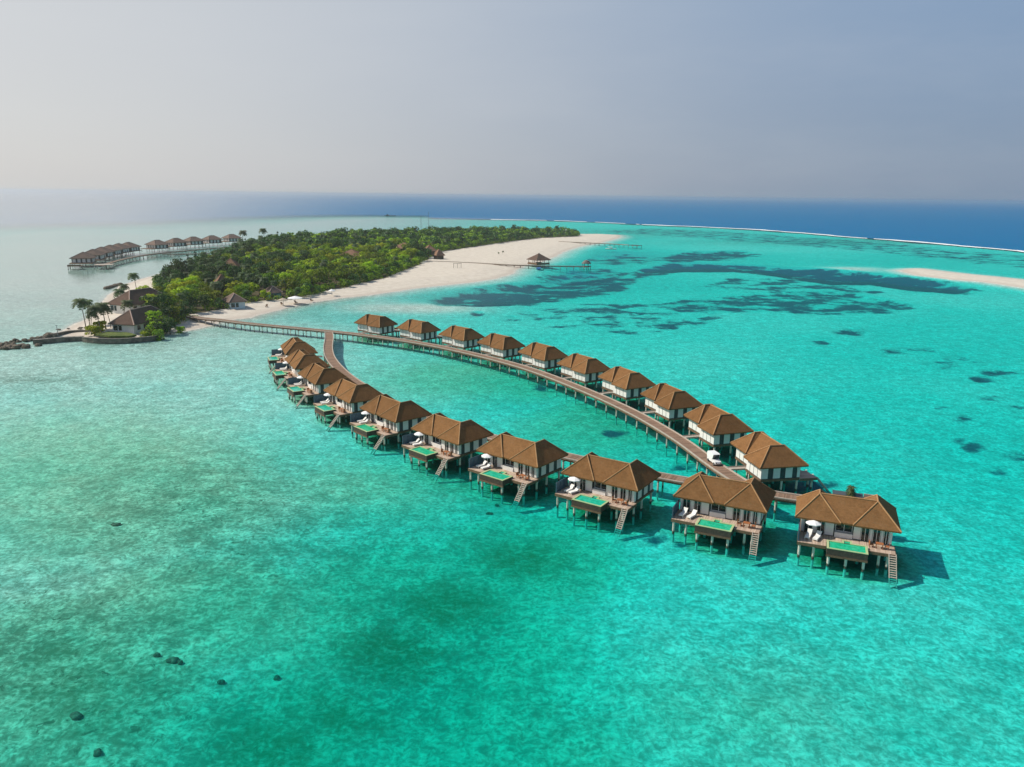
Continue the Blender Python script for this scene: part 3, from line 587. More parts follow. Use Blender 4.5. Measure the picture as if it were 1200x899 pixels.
def place(kind, villa, x, y, z, rz, label, group):
    src = PROT[kind]; o = src if kind not in used else copy_tree(src); used.add(kind)
    vx, vy, va = villa; c, s = math.cos(R(va)), math.sin(R(va))
    o.location = (vx + c * x - s * y, vy + s * x + c * y, z); o.rotation_euler.z = R(va) + rz
    o['label'] = label; o['group'] = group
WHERE = ['tip pool-row villa'] + ['%s pool-row villa from tip' % ORD[i] for i in range(8)] + ['island-end pool-row villa']
for i, V in enumerate(NEAR):
    rr = random.Random(i); w = WHERE[i]
    dz = ZD + .002
    place('lounger', V, -5.0 + rr.uniform(-.1, .1), -.75, dz, R(-14 + rr.uniform(-6, 6)), 'white sun lounger nearer the screen, deck of ' + w, 'white sun loungers')
    place('lounger', V, -3.75 + rr.uniform(-.1, .1), -.95, dz, R(-14 + rr.uniform(-6, 6)), 'white sun lounger nearer the pool, deck of ' + w, 'white sun loungers')
    if i != 1:
        place('parasol', V, -4.4, .05, dz, rr.uniform(0, .6), 'open white parasol over the loungers, deck of ' + w, 'white deck parasols')
    place('table', V, 4.4, -.75, dz, R(rr.uniform(-10, 10)), 'small orange-brown table on the deck of ' + w, 'deck tables')
    place('chair', V, 3.35, -.7, dz, R(90 + rr.uniform(-15, 15)), 'orange-brown chair left of its table, deck of ' + w, 'deck chairs')
    place('chair', V, 5.4, -.7, dz, R(-90 + rr.uniform(-15, 15)), 'orange-brown chair by the ladder, deck of ' + w, 'deck chairs')

# ------------------------------------------------------------------ boardwalks
def catmull(P, step):
    P = [Vector(p) for p in P]; out = []
    P = [P[0] * 2 - P[1]] + P + [P[-1] * 2 - P[-2]]
    for i in range(1, len(P) - 2):
        a, b, c, d = P[i - 1:i + 3]; n = max(2, int((c - b).length / step))
        for k in range(n):
            t = k / n; out.append(.5 * (2 * b + (c - a) * t + (2 * a - 5 * b + 4 * c - d) * t * t + (3 * b - a - 3 * c + d) * t ** 3))
    out.append(P[-2]); return out
def ribbon(pts, off0, off1, z0, z1, name, mat, parent):
    """a closed strip along the path between two sideways offsets, with length along the path in its UVs"""
    n = len(pts); vs = []; L = [0]
    for i, p in enumerate(pts):
        d = (pts[min(i + 1, n - 1)] - pts[max(i - 1, 0)]); d.z = 0; d.normalize(); s = Vector((-d.y, d.x, 0))
        if i: L.append(L[-1] + (pts[i] - pts[i - 1]).length)
        for o, z in ((off0, z0), (off1, z0), (off1, z1), (off0, z1)): vs.append((p.x + s.x * o, p.y + s.y * o, p.z + z))
    fs = [(i * 4 + a, i * 4 + (a + 1) % 4, i * 4 + 4 + (a + 1) % 4, i * 4 + 4 + a) for i in range(n - 1) for a in range(4)] + [(3, 2, 1, 0), tuple(range(4 * n - 4, 4 * n))]
    me = bpy.data.meshes.new(name); me.from_pydata(vs, [], fs)
    uv = me.uv_layers.new(name='UVMap')
    for li, lp in enumerate(me.loops): uv.data[li].uv = (L[lp.vertex_index // 4], (off0 if lp.vertex_index % 4 in (0, 3) else off1))
    b = bmesh.new(); b.from_mesh(me); bmesh.ops.recalc_face_normals(b, faces=b.faces); b.to_mesh(me); b.free()
    me.materials.append(M[mat]); o = bpy.data.objects.new(name, me); COL.objects.link(o); o.parent = parent; return o
def boardwalk(path, width, label, spacing, front, zfun=None, post_r=.17, name='boardwalk', z=2.5, post_max=100, kerb='paleplank', land=None):
    root = thing(name, label, 'boardwalk')
    pts = catmull([(x, y, 0) for x, y in path], 1.5)
    h = width / 2
    for p in pts: p.z = z if zfun is None else zfun(p)
    ribbon(pts, -h, h, -.22, 0, 'deck', 'walk', root)
    ribbon(pts, -h - .02, -h + .22, .003, .2, 'kerb', kerb, root); ribbon(pts, h - .22, h + .02, .003, .2, 'kerb', kerb, root)
    ribbon(pts, -h + .1, -h + .35, -.5, -.222, 'beam', 'beam', root); ribbon(pts, h - .35, h - .1, -.5, -.222, 'beam', 'beam', root)
    acc = 0; bents = []
    for i in range(1, len(pts) - 1):
        acc += (pts[i] - pts[i - 1]).length
        if acc >= spacing:
            acc = 0; d = (pts[i + 1] - pts[i - 1]); d.z = 0; d.normalize(); bents.append((pts[i], Vector((-d.y, d.x, 0))))
    cb = MB(); rest = MB(); nn = 0
    keep = sorted(range(len(bents)), key=lambda k: bents[k][0].length)[:post_max]
    for k, (p, s) in enumerate(bents):
        g = min(ground_z(p.x, p.y), 0) - .3
        if ground_z(p.x, p.y) > p.z - .6: continue
        cb.bar(p - s * (h + .05) + Vector((0, 0, -.6)), p + s * (h + .05) + Vector((0, 0, -.6)), .22, .2)
        for sg in (front, -front):
            q = p + s * sg * (h - .12)
            if sg == front and k in keep: MB().tube([(q.x, q.y, g), (q.x, q.y, p.z - .701)], post_r, 8).build('post', M['post'], root)
            else: rest.tube([(q.x, q.y, g), (q.x, q.y, p.z - .701)], post_r, 8)
    cb.build('cross_beam', M['beam'], root)
    if rest.v: tag(rest.build('post', M['post'], root), kind='stuff')
    return root
def ramp_main(p):
    return max(2.5, 2.5) if p.x > -112 else 2.5 - (-112 - p.x) * .04
MAIN = [(-128.5,302.5),(-121.2,296.5),(-108,288.2),(-95.,281.4),(-65.2,268.6),(-47.,259.2),(-28.,246.3),(-10.5,229.8),(4.8,211.2),(17.4,189.5),(27.3,168.3),(33.6,149.4),(37.2,133.2),(39.6,124.5),(41.5,120.6)]
boardwalk(MAIN, 2.9, 'long brown plank boardwalk from the island beach along the straight villa row', 3.3, -1, ramp_main)
BRANCH = [(-64.6,266.4),(-61.6,254),(-58.2,238),(-53.6,222.1),(-46.2,204.4),(-37.8,188.8),(-28.6,174.6),(-17.9,161.8),(-6.8,150.6),(4.2,141.6),(14.6,134.2),(27.6,126.2),(40.5,120.2),(49.5,116.4),(56,114.6)]
boardwalk(BRANCH, 2.9, 'curved brown plank walkway branching off behind the villas with pools', 3.4, -1, name='boardwalk')

# white service buggy
def buggy():
    t = thing('service_buggy', 'white boxy service buggy parked on the end of the straight boardwalk', 'buggy', (37.4, 134.0, 2.505), R(-78))
    b = MB(); b.prism([(-1.75, -.62), (.35, -.62), (.35, .62), (-1.75, .62)], .38, .9); b.build('body', M['buggy'], t)
    c = MB(); pr = [(-1.75, .903), (-1.75, 1.72), (-1.5, 1.98), (.5, 2.02), (.75, 1.9), (.3, .903)]
    c.add([(x, -.66, z) for x, z in pr] + [(x, .66, z) for x, z in pr], [tuple(range(5, -1, -1)), tuple(range(6, 12))] + [(i, (i + 1) % 6, 6 + (i + 1) % 6, 6 + i) for i in range(6)])
    c.build('cargo_cover', M['buggy'], t)
    h = MB(); pr = [(.36, .32), (.36, .95), (.9, .9), (1.5, .74), (1.62, .5), (1.55, .32)]
    h.add([(x, -.6, z) for x, z in pr] + [(x, .6, z) for x, z in pr], [tuple(range(5, -1, -1)), tuple(range(6, 12))] + [(i, (i + 1) % 6, 6 + (i + 1) % 6, 6 + i) for i in range(6)])
    h.build('bonnet', M['buggy'], t)
    w = MB(); w.add([(.42, -.57, .96), (.42, .57, .96), (.78, .57, 1.84), (.78, -.57, 1.84), (.36, -.57, .96), (.36, .57, .96), (.72, .57, 1.84), (.72, -.57, 1.84)], [(0, 1, 2, 3), (7, 6, 5, 4), (0, 4, 5, 1), (2, 6, 7, 3), (1, 5, 6, 2), (0, 3, 7, 4)])
    w.build('windscreen', M['glassdark'], t)
    for x in (-1.2, 1.1):
        for y in (-.6, .6):
            wh = MB().tube([(x, y - .1, .28), (x, y + .1, .28)], .28, 14).build('wheel', M['tyre'], t)
            MB().tube([(x, y - .115, .28), (x, y + .115, .28)], .14, 10).build('hubcap', M['steel'], wh)
    for y in (-.42, .42): MB().tube([(1.6, y, .58), (1.645, y, .58)], .1, 10).build('headlight', M['glassdark'], t)
buggy()

# small service shelter and planter behind the tip villa
def service():
    t = thing('service_shelter', 'small flat grey roofed shelter behind the tip villa at the walkway end', 'shelter', (52.8, 112.9, 2.45), R(-21))
    MB().box(-2.2, 2.2, -.9, .9, 2.55, 2.75).build('roof', M['hull'], t)
    MB().box(2.24, 4.6, -.5, -.35, 0, 3.25).build('screen_wall', M['cap_pale'], t)
    MB().prism([(-2.2, -1), (4.7, -1), (4.7, 1), (-2.2, 1)], -.25, -.02).build('platform', M['beam'], t)
    for x in (-2.0, 2.0):
        for y in (-.75, .75): MB().box(x - .08, x + .08, y - .08, y + .08, 0, 2.55).build('post', M['timber'], t)
    for x in (-1.8, 1, 4.3): MB().tube([(x, 0, -5.2), (x, 0, -.25)], .15, 8).build('stilt', M['post'], t)
service()

# ------------------------------------------------------------------ plants
def leaves(mb, c, rx, rz, n, size, rnd, flat=.25):
    for _ in range(n):
        while True:
            d = Vector((rnd.gauss(0, 1), rnd.gauss(0, 1), rnd.gauss(0, 1)))
            if d.length > .1: break
        d.normalize()
        if d.z < -.35: d.z = -d.z
        p = Vector(c) + Vector((d.x * rx, d.y * rx, d.z * rz)) * (rnd.uniform(.62, 1.06))
        nrm = (d + Vector((rnd.gauss(0, .45), rnd.gauss(0, .45), rnd.gauss(.25, .45)))).normalized()
        a = nrm.orthogonal().normalized(); a = Matrix.Rotation(rnd.uniform(0, 6.28), 3, nrm) @ a; b = nrm.cross(a)
        s = size * rnd.uniform(.6, 1.3)
        mb.add([p - a * s, p - b * s * .55 + nrm * s * flat, p + a * s, p + b * s * .55 + nrm * s * flat], [(0, 1, 2, 3)])
def crown_shape(mb, rnd, h, r, lobes, per, size, low=.35, tall=1.0):
    for k in range(lobes):
        a = rnd.uniform(0, 6.28); q = math.sqrt(rnd.random()) * r * .72; zz = h * (low + (1 - low) * rnd.random() ** .7)
        zz = h * (low + .12) + (zz - h * (low + .12)) * (1 - .45 * (q / r) ** 2)
        lr = r * rnd.uniform(.28, .46)
        leaves(mb, (math.cos(a) * q, math.sin(a) * q, zz - lr * .3), lr, lr * .75 * tall, per, size, rnd)
def trunk_mb(rnd, h, r, limbs=4):
    mb = MB(); mb.tube([(0, 0, -.6), (rnd.uniform(-.2, .2), rnd.uniform(-.2, .2), h * .35), (rnd.uniform(-.4, .4), rnd.uniform(-.4, .4), h * .7)], [.3, .2, .1], 7)
    for k in range(limbs):
        a = 6.28 * k / limbs + rnd.uniform(-.4, .4); z0 = h * rnd.uniform(.25, .45)
        mb.tube([(0, 0, z0), (math.cos(a) * r * .35, math.sin(a) * r * .35, z0 + h * .2), (math.cos(a) * r * .6, math.sin(a) * r * .6, z0 + h * .38)], [.15, .1, .05], 5)
    return mb
def frond(mb, base, az, length, droop, rise, width, rnd, dead=False):
    n = 7; d = Vector((math.cos(az), math.sin(az), 0)); s = Vector((-d.y, d.x, 0)); pts = []
    for i in range(n + 1):
        t = i / n; pts.append(Vector(base) + d * length * (t - .12 * t * t) + Vector((0, 0, rise * t * length - droop * t * t * length)))
    for i in range(n):
        t = (i + .5) / n; w = width * (.35 + 1.2 * math.sin(math.pi * min(1, t * .9 + .08))) ; a, b = pts[i], pts[i + 1]; m = (a + b) / 2
        for sg in (-1, 1):
            for h in (0, 1):
                o = a.lerp(b, h * .5); o2 = a.lerp(b, h * .5 + .42)
                tip = m + s * sg * w * rnd.uniform(.8, 1.1) + d * w * .45 + Vector((0, 0, -w * rnd.uniform(.25, .65)))
                mb.add([o, o2, tip + (b - a) * .22 * (h + .5), tip], [(0, 1, 2, 3)])
def palm_parts(rnd, h, lean, fl=3.3, nf=25):
    tr = MB(); la = rnd.uniform(0, 6.28); pts = []
    for i in range(6):
        t = i / 5; pts.append((math.cos(la) * lean * t * t, math.sin(la) * lean * t * t, -.5 + (h + .5) * t))
    tr.tube(pts, [.24, .19, .16, .14, .13, .12], 7)
    cr = MB(); top = pts[-1]
    for k in range(nf):
        ring = k % 3; frond(cr, top, 2.4 * k + rnd.uniform(-.2, .2), fl * rnd.uniform(.85, 1.1), (.75, .95, .8)[ring] + rnd.uniform(0, .15), (.75, .3, -.15)[ring], fl * .23, rnd)
    return tr, cr
def tree_proto(kind, seed, h, r):
    rnd = random.Random(seed); out = []
    if kind == 'palm':
        tr, cr = palm_parts(rnd, h, r); mt = 'palmleaf'
    elif kind == 'casuarina':
        tr = trunk_mb(rnd, h * 1.2, r * .4, 3); cr = MB(); mt = 'casuarina'
        for k in range(16):
            z = h * rnd.uniform(.2, 1.0); q = r * (1.05 - z / h) * rnd.uniform(.2, 1); a = rnd.uniform(0, 6.28)
            leaves(cr, (math.cos(a) * q, math.sin(a) * q, z), r * .3, r * .42, 34, .42, rnd)
    else:
        tr = trunk_mb(rnd, h, r); cr = MB(); crown_shape(cr, rnd, h, r, 19, 46, .48, .14); mt = kind
    m1 = tr.mesh('trunk', M['trunk']); m2 = cr.mesh('crown', M[mt], fix=False)
    return m1, m2
KINDS_T = []
for i, (k, h, r) in enumerate([('leaf', 8.5, 5.0), ('leaf', 7.5, 4.6), ('leaf', 9.5, 5.4), ('leaf', 6.5, 4.4), ('leafbright', 7.0, 4.6), ('leafbright', 8.0, 5.0), ('leafbright', 6.0, 4.0),
                               ('leafdark', 9.5, 4.8), ('leafdark', 8.5, 5.0), ('leafdark', 10.5, 5.2), ('palm', 10.5, 1.6), ('palm', 12.0, 1.0), ('palm', 9.0, 2.2), ('casuarina', 14.0, 3.2), ('casuarina', 12.0, 3.0)]):
    KINDS_T.append((k,) + tree_proto(k, 100 + i, h, r))
TLAB = {'leaf': 'mid green broadleaf tree in the island wood', 'leafbright': 'yellow-green leafy tree in the island wood', 'leafdark': 'dark green bushy tree in the island wood',
        'palm': 'coconut palm rising out of the island wood', 'casuarina': 'tall grey-green feathery tree in the island wood'}
TNAME = {'leaf': 'broadleaf_tree', 'leafbright': 'broadleaf_tree', 'leafdark': 'broadleaf_tree', 'palm': 'palm_tree', 'casuarina': 'casuarina_tree'}
def place_tree(idx, x, y, z, s, rz, label=None, group=None, sz=None):
    k, m1, m2 = KINDS_T[idx]
    t = thing(TNAME[k], label or TLAB[k], 'palm tree' if k == 'palm' else 'tree', (x, y, z), rz, group or ('palms of the island wood' if k == 'palm' else {'leaf': 'mid green trees of the island wood', 'leafbright': 'yellow-green trees of the island wood', 'leafdark': 'dark green trees of the island wood', 'casuarina': 'feathery trees of the island wood'}[k]))
    t.scale = (s, s, sz or s)
    for nm, me in (('trunk', m1), ('crown', m2)):
        o = bpy.data.objects.new(nm, me); COL.objects.link(o); o.parent = t
    return t

# footprints of the island houses: no tree grows there
CLEAR = [(-137, 281, 14), (-156, 322, 14), (-119, 336, 8), (-104.5, 360, 4), (*(-91.16, 630.18), 12), (*(-91.71, 633.40), 11), (*(-119.53, 560.87), 11), (*(-120.77, 566.07), 10), (*(-65.83, 619.33), 9), (*(-67.23, 632.14), 8), (*(-55.96, 593.72), 6), (*(-139.56, 369.44), 4.5), (*(-167.97, 456.27), 6), (-111, 366, 5)]
vp = np.array(VEG); xs0, xs1, ys0, ys1 = vp[:, 0].min(), vp[:, 0].max(), vp[:, 1].min(), vp[:, 1].max()
N = 60000; cx = rng.uniform(xs0, xs1, N); cy = rng.uniform(ys0, ys1, N); ss = sdf(VEG, cx, cy)
ok = ss > .8; cx, cy, ss = cx[ok], cy[ok], ss[ok]
order = np.argsort(cy + rng.uniform(0, 40, len(cy)))
grid = {}; spots = []
for i in order:
    x, y = cx[i], cy[i]; sp = (5.8 if y < 520 else 6.6 if y < 700 else 6.8) * (.8 if ss[i] < 6 else 1)
    if any((x - a) ** 2 + (y - b) ** 2 < r * r for a, b, r in CLEAR): continue
    g = (int(x // 8), int(y // 8)); bad = False
    for a in (-1, 0, 1):
        for b in (-1, 0, 1):
            for (px, py) in grid.get((g[0] + a, g[1] + b), ()):
                if (px - x) ** 2 + (py - y) ** 2 < sp * sp: bad = True
    if bad: continue
    grid.setdefault(g, []).append((x, y)); spots.append((x, y, float(ss[i])))
sa = np.array(spots); TZs = terrain(sa[:, 0], sa[:, 1])[0]
tone = fbm(sa[:, 0], sa[:, 1], 55, 41); tone2 = fbm(sa[:, 0], sa[:, 1], 22, 43)
# which side of the wood is the back (seaward, north-west) shore
BACK = [(82.2, 1017.5), (42.0, 1012.6), (-46.1, 1003.1), (-124.6, 934.0), (-191.3, 865.5), (-232.7, 780.6), (-241.6, 715.1), (-232.5, 633.4), (-221.4, 561.3), (-211.2, 498.1), (-207.2, 461.3), (-193.8, 414.0)]
def dist_back(x, y):
    d = 1e9
    for (ax, ay), (bx, by) in zip(BACK, BACK[1:]):
        ex, ey = bx - ax, by - ay; u = max(0, min(1, ((x - ax) * ex + (y - ay) * ey) / (ex * ex + ey * ey))); d = min(d, math.hypot(x - ax - u * ex, y - ay - u * ey))
    return d
rt = random.Random(3); plan = []
for k, (x, y, s) in enumerate(spots):
    db = dist_back(x, y); q = rt.random(); tn = tone[k]; edge = s < 7
    if db < 34: idx = rt.choice([7, 8, 9, 7, 8, 10, 13, 10, 7, 12]) if q < .9 else 0
    elif edge: idx = rt.choice([0, 3, 6, 1, 8, 3, 7])
    elif q < (.14 if y > 480 else .09): idx = rt.choice([10, 12, 11, 7])
    elif tn > .46: idx = rt.choice([4, 5, 6, 4, 5, 0, 1, 2]) if q < .9 else rt.choice([10, 12, 7])
    else: idx = rt.choice([0, 1, 2, 7, 8, 9, 8, 5]) if q < .88 else rt.choice([10, 11, 12])
    if y > 760: idx = rt.choice([7, 8, 0, 1, 3, 8, 7, 2]); 
    if db < 12 and idx > 9 and q < .3: idx = 8
    sc_ = (rt.uniform(.65, .95) if idx > 9 else rt.uniform(.7, 1.25)) * (.68 if edge and idx < 10 else 1) * (.9 if y < 560 else 1)
    plan.append((idx, x, y, float(TZs[k]), sc_, rt.uniform(0, 6.28)))
plan.sort(key=lambda p: math.hypot(p[1], p[2]) / p[4])
SHOW = 288
n_kind = {}
for p in plan[:SHOW]: place_tree(*p)
# the farther wood reads as one mass
wood = {}
for idx, x, y, z, s, a in plan[SHOW:]:
    k, m1, m2 = KINDS_T[idx]
    mb = wood.setdefault(k, [])
    mb.append((idx, x, y, z, s, a))
def wood_mass():
    me = bpy.data.meshes.new('woodland'); mats = ['leaf', 'leafbright', 'leafdark', 'palm', 'casuarina']; V = []; F = []; MI = []; off = 0
    cache = {}
    r = np.random.default_rng(4)
    for idx, x, y, z, s, a in plan[SHOW:]:
        k, m1, m2 = KINDS_T[idx]
        if idx not in cache:
            co = np.zeros(len(m2.vertices) * 3); m2.vertices.foreach_get('co', co); cache[idx] = co.reshape(-1, 4, 3)
        q = cache[idx]; far = math.hypot(x, y)
        keep = min(1, (430 / far) ** 1.3) * (.6 if k != 'palm' else .8); sel = q[r.random(len(q)) < keep]
        grow = min(1.9, 1 / math.sqrt(keep)); c = sel.mean(1, keepdims=True); sel = c + (sel - c) * grow
        ca, sa_ = math.cos(a), math.sin(a); out = np.stack([sel[..., 0] * ca - sel[..., 1] * sa_, sel[..., 0] * sa_ + sel[..., 1] * ca, sel[..., 2]], -1) * s + np.array([x, y, z])
        V.append(out.reshape(-1, 3)); MI += [mats.index(k)] * len(sel)
    V = np.concatenate(V); n = len(V) // 4
    me.vertices.add(len(V)); me.vertices.foreach_set('co', V.ravel()); me.loops.add(n * 4); me.loops.foreach_set('vertex_index', np.arange(n * 4, dtype=np.int32))
    me.polygons.add(n); me.polygons.foreach_set('loop_start', np.arange(n, dtype=np.int32) * 4); me.update(); me.validate()
    for k in mats: me.materials.append(M['palmleaf' if k == 'palm' else k])
    me.polygons.foreach_set('material_index', np.array(MI, dtype=np.int32)); me.update()
    o = bpy.data.objects.new('woodland', me); COL.objects.link(o); tag(o, 'far dense wood covering the back of the island', 'woodland', kind='stuff')
wood_mass()
# low scrub along the sand edge
def scrub():
    mb = MB(); r = random.Random(12); e = np.array(VEG)
    for (ax, ay), (bx, by) in zip(VEG, VEG[1:] + VEG[:1]):
        L = math.hypot(bx - ax, by - ay); n = int(L / 1.6)
        for k in range(n):
            u = r.random(); nx, ny = -(by - ay) / L, (bx - ax) / L
            x = ax + (bx - ax) * u + nx * r.uniform(-.5, 4); y = ay + (by - ay) * u + ny * r.uniform(-.5, 4)
            if any((x - a) ** 2 + (y - b) ** 2 < (q * .8) ** 2 for a, b, q in CLEAR): continue
            h = r.uniform(1.0, 3.2); leaves(mb, (x, y, ground_z(x, y) + h * .4), h * .95, h * .7, 26, .34, r)
    o = mb.build('scrub', M['leaf'], fix=False); tag(o, 'low green scrub fringing the beach', 'scrub', kind='stuff')
scrub()

# palms and bushes round the seaside houses, each of its own
def special_trees():
    for idx, x, y, s, lab in [
        (11, *(-154.20, 273.97), .95, 'tall lone coconut palm standing at the sandy point beside the hip-roofed house'),
        (10, *(-149.64, 268.92), .72, 'shorter coconut palm in front of the tall lone palm on the sandy point'),
        (6, *(-146.98, 265.63), .75, 'small bright green tree on the sandy point beside the lawn'),
        (12, *(-148.26, 276.22), 1.0, 'full coconut palm close to the hip-roofed house wall'),
        (10, *(-147.37, 278.14), .75, 'low coconut palm tucked behind the full palm by the house'),
        (10, *(-147.31, 270.84), .9, 'tall leaning coconut palm beside the lawn on the point'), (11, *(-158.88, 285.00), .8, 'slim coconut palm behind the tall lone palm on the point'), (6, *(-149.13, 274.32), .7, 'bright leafy tree in front of the full palm near the house'), (12, *(-168.78, 324.39), .95, 'full coconut palm left of the rear house'), (5, *(-169.19, 351.70), .95, 'bright spreading tree behind the rear house roof'), (8, *(-142.35, 298.52), .8, 'dark leafy tree between the two big house roofs'),
        (12, *(-150.36, 293.71), .85, 'coconut palm growing between the two big house roofs'),
        (11, *(-179.61, 366.16), .9, 'tall dark palm behind the rear house at the wood edge'),
        (12, *(-182.19, 356.55), .8, 'brownish palm on the sand behind the rear house'),
        (5, *(-132.20, 279.20), .95, 'bright spreading tree at the corner of the hip-roofed house'),
        (8, *(-125.81, 270.53), .75, 'dark rounded bush tree in front of the bright spreading tree'),
        (3, *(-127.80, 266.91), .62, 'green bush against the side wall of the hip-roofed house'),
        (7, *(-123.30, 272.48), .66, 'dark tree beside the small beach under the boardwalk'),
        (6, *(-120.83, 275.35), .5, 'olive shrub on the small beach beside the boardwalk'),
        (0, *(-129.46, 291.12), .85, 'round green tree just inland of the boardwalk landing'),
        (4, *(-157.07, 330.49), .9, 'bright tree overhanging the rear house roof'),
        (9, *(-139.11, 298.76), 1.05, 'big dark tree behind the hip-roofed house corner'), (4, *(-150.49, 320.87), 1.05, 'bright tree between the house and the boardwalk landing'), (0, *(-136.13, 301.14), 1.0, 'wide green tree left of the boardwalk landing'), (2, *(-126.34, 275.89), .72, 'thick green bush tree by the small beach'), (5, *(-126.99, 270.45), .7, 'yellow-green bush tree next to the white house wall'),
        (9, *(-131.54, 286.96), .8, 'tall dark tree behind the dark rounded bush by the house'), (1, *(-122.66, 262.17), .55, 'low bush at the tip of the seawall'), (6, *(-128.39, 264.31), .5, 'small bright bush beside the white house wall'),
        (3, *(-126.97, 303.66), .35, 'small bush by the boardwalk landing on the sand')]:
        place_tree(idx, x, y, max(.3, ground_z(x, y)) - (.1 if idx > 9 else .9), s, idx * 1.3 + x, lab, 'trees round the seaside houses')
    for (x, y), s, lab in (((-11.78, 640.11), .28, 'small dark young palm on open white sand, left of the pair'), ((-9.46, 649.72), .32, 'small dark young palm on open white sand, right of the pair')):
        place_tree(12, x, y, ground_z(x, y), s, x, lab, 'young palms on the white beach')
    for (x, y), s, lab, idx in (((-244.57, 703.07), 1.25, 'tall slim palm standing above the wood by the far villas, left one', 11), ((-234.38, 734.45), 1.3, 'tall slim palm standing above the wood by the far villas, right one', 11)):
        place_tree(idx, x, y, 1, s, x, lab, 'tall palms above the far wood')
    t = place_tree(12, 53.6, 112.6, 2.6, .27, .4, 'small bushy palm standing behind the tip villa roof', 'planted palms', sz=.42)
special_trees()

# ------------------------------------------------------------------ island houses
def house(name, label, cat, loc, rz, w, l, wall_h, roof_h, over, run, roofm='roof_old', wallm='white', capm='cap_pale', base=0.0, wins=True, front_run=None, group=None):
    t = thing(name, label, cat, loc, rz, group)
    mb = MB(); h = w / 2
    ed = hip_solid(mb, -h - over, h + over, -over, l + over, front_run or run, l - run, wall_h, wall_h + roof_h)
    r = mb.build('roof', M[roofm], t); c = MB()
    for a, b in ed: c.tube([a, b], .2, 6)
    c.build('ridge_cap', M[capm], r)
    MB().box(-h, h, 0, l, base - 1.0, wall_h - .05).build('wall', M[wallm], t)
    if wins:
        for x0, x1 in ((-h + .4, -h + 2.0), (-h + 2.4, -h + 3.6)):
            wn = MB().box(x0, x1, -.06, -.003, .5, wall_h - .7).build('window', M['glassdark'], t); MB().box(x0 - .1, x1 + .1, -.09, -.062, wall_h - .69, wall_h - .55).build('lintel', M['bluedoor'], wn)
        for y in (2, 5.5, 9, 12.5):
            if y + 1.6 < l: MB().box(h + .003, h + .06, y, y + 1.6, .6, wall_h - .7).build('window', M['glassdark'], t)
        MB().box(-h - .06, -h - .003, 3, 4.2, 0, 2.1).build('door', M['bluedoor'], t)
    return t
def gz(x, y): return max(.8, ground_z(x, y))
house('beach_house', 'large hip-roofed house with white wall on the sandy point', 'house', (-138.3, 269.2, 1.2), R(-10), 8.4, 21, 2.9, 4.4, 1.0, 4.6, 'roof_dark')
house('beach_house', 'rear hip-roofed house half hidden behind the palms on the point', 'house', (-161.5, 313.5, 1.4), R(-22), 11, 22, 3.2, 5.2, 1.0, 5.6, 'roof_dark')
house('beach_hut', 'small pale blue hut with red-brown hip roof by the boardwalk landing', 'hut', (-118.9, 330.0, 1.2), R(38), 6.4, 8.0, 2.9, 3.2, .8, 3.4, 'roof_old', 'bluewall')
house('beach_hut', 'half hidden hut with blue walls among trees next to the pale blue hut', 'hut', (-112.5, 363.0, 1.2), R(38), 5.6, 7.5, 2.8, 2.9, .7, 3.0, 'roof_old', 'bluedoor')
for (x, y), w, l, a, wh, lab in (((-91.16, 630.18), 24, 15, -20, 5.6, 'wide brown thatched roof showing above the trees near the long beach'), ((-119.53, 560.87), 22, 13, -20, 4.6, 'low brown thatched roof sunk among the trees left of the wide roof'),
                              ((-65.83, 619.33), 11, 12, 20, 4.6, 'pale thatched lodge roof at the wood edge beside the jetty path'), ((-55.96, 593.72), 7, 8, 30, 3.2, 'small thatched shelter at the start of the jetty path'),
                              ((-139.56, 369.44), 6.5, 7, 30, 5.4, 'pale conical thatched roof poking out of the bright trees'), ((-167.97, 456.27), 11, 9, 0, 5.8, 'small reddish roof deep in the dark trees')):
    house('thatched_lodge', lab, 'lodge', (x, y, 1.6), R(a), w * .8, l * .8, wh, 4.4, .9, min(w, l) * .36, 'roof_lodge', 'timber', 'roof_lodge', wins=False)

# lawn, seawall, breakwater
def lawn():
    p = [(-144.9, 262.8), (-143.3, 267.9), (-135.5, 266.7), (-130.4, 262.3), (-131.9, 259.4), (-138.4, 259.6)]
    mb = MB().prism(p, 1.0, 1.62); o = mb.build('lawn', M['lawn']); tag(o, kind='structure')
lawn()
def rock_mesh(mb, c, r, rnd, sq=.6):
    b = bmesh.new(); bmesh.ops.create_icosphere(b, subdivisions=2, radius=1)
    s = rnd.uniform(0, 99)
    vs = []
    for v in b.verts:
        n = float(fbm(np.array([v.co.x * 1.3 + s]), np.array([v.co.y * 1.3 + v.co.z * 1.7 + s]), 1.0, 3, 3)[0])
        k = .6 + .8 * n; vs.append((c[0] + v.co.x * r[0] * k, c[1] + v.co.y * r[1] * k, c[2] + v.co.z * r[2] * k))
    mb.add(vs, [tuple(v.index for v in f.verts) for f in b.faces]); b.free()
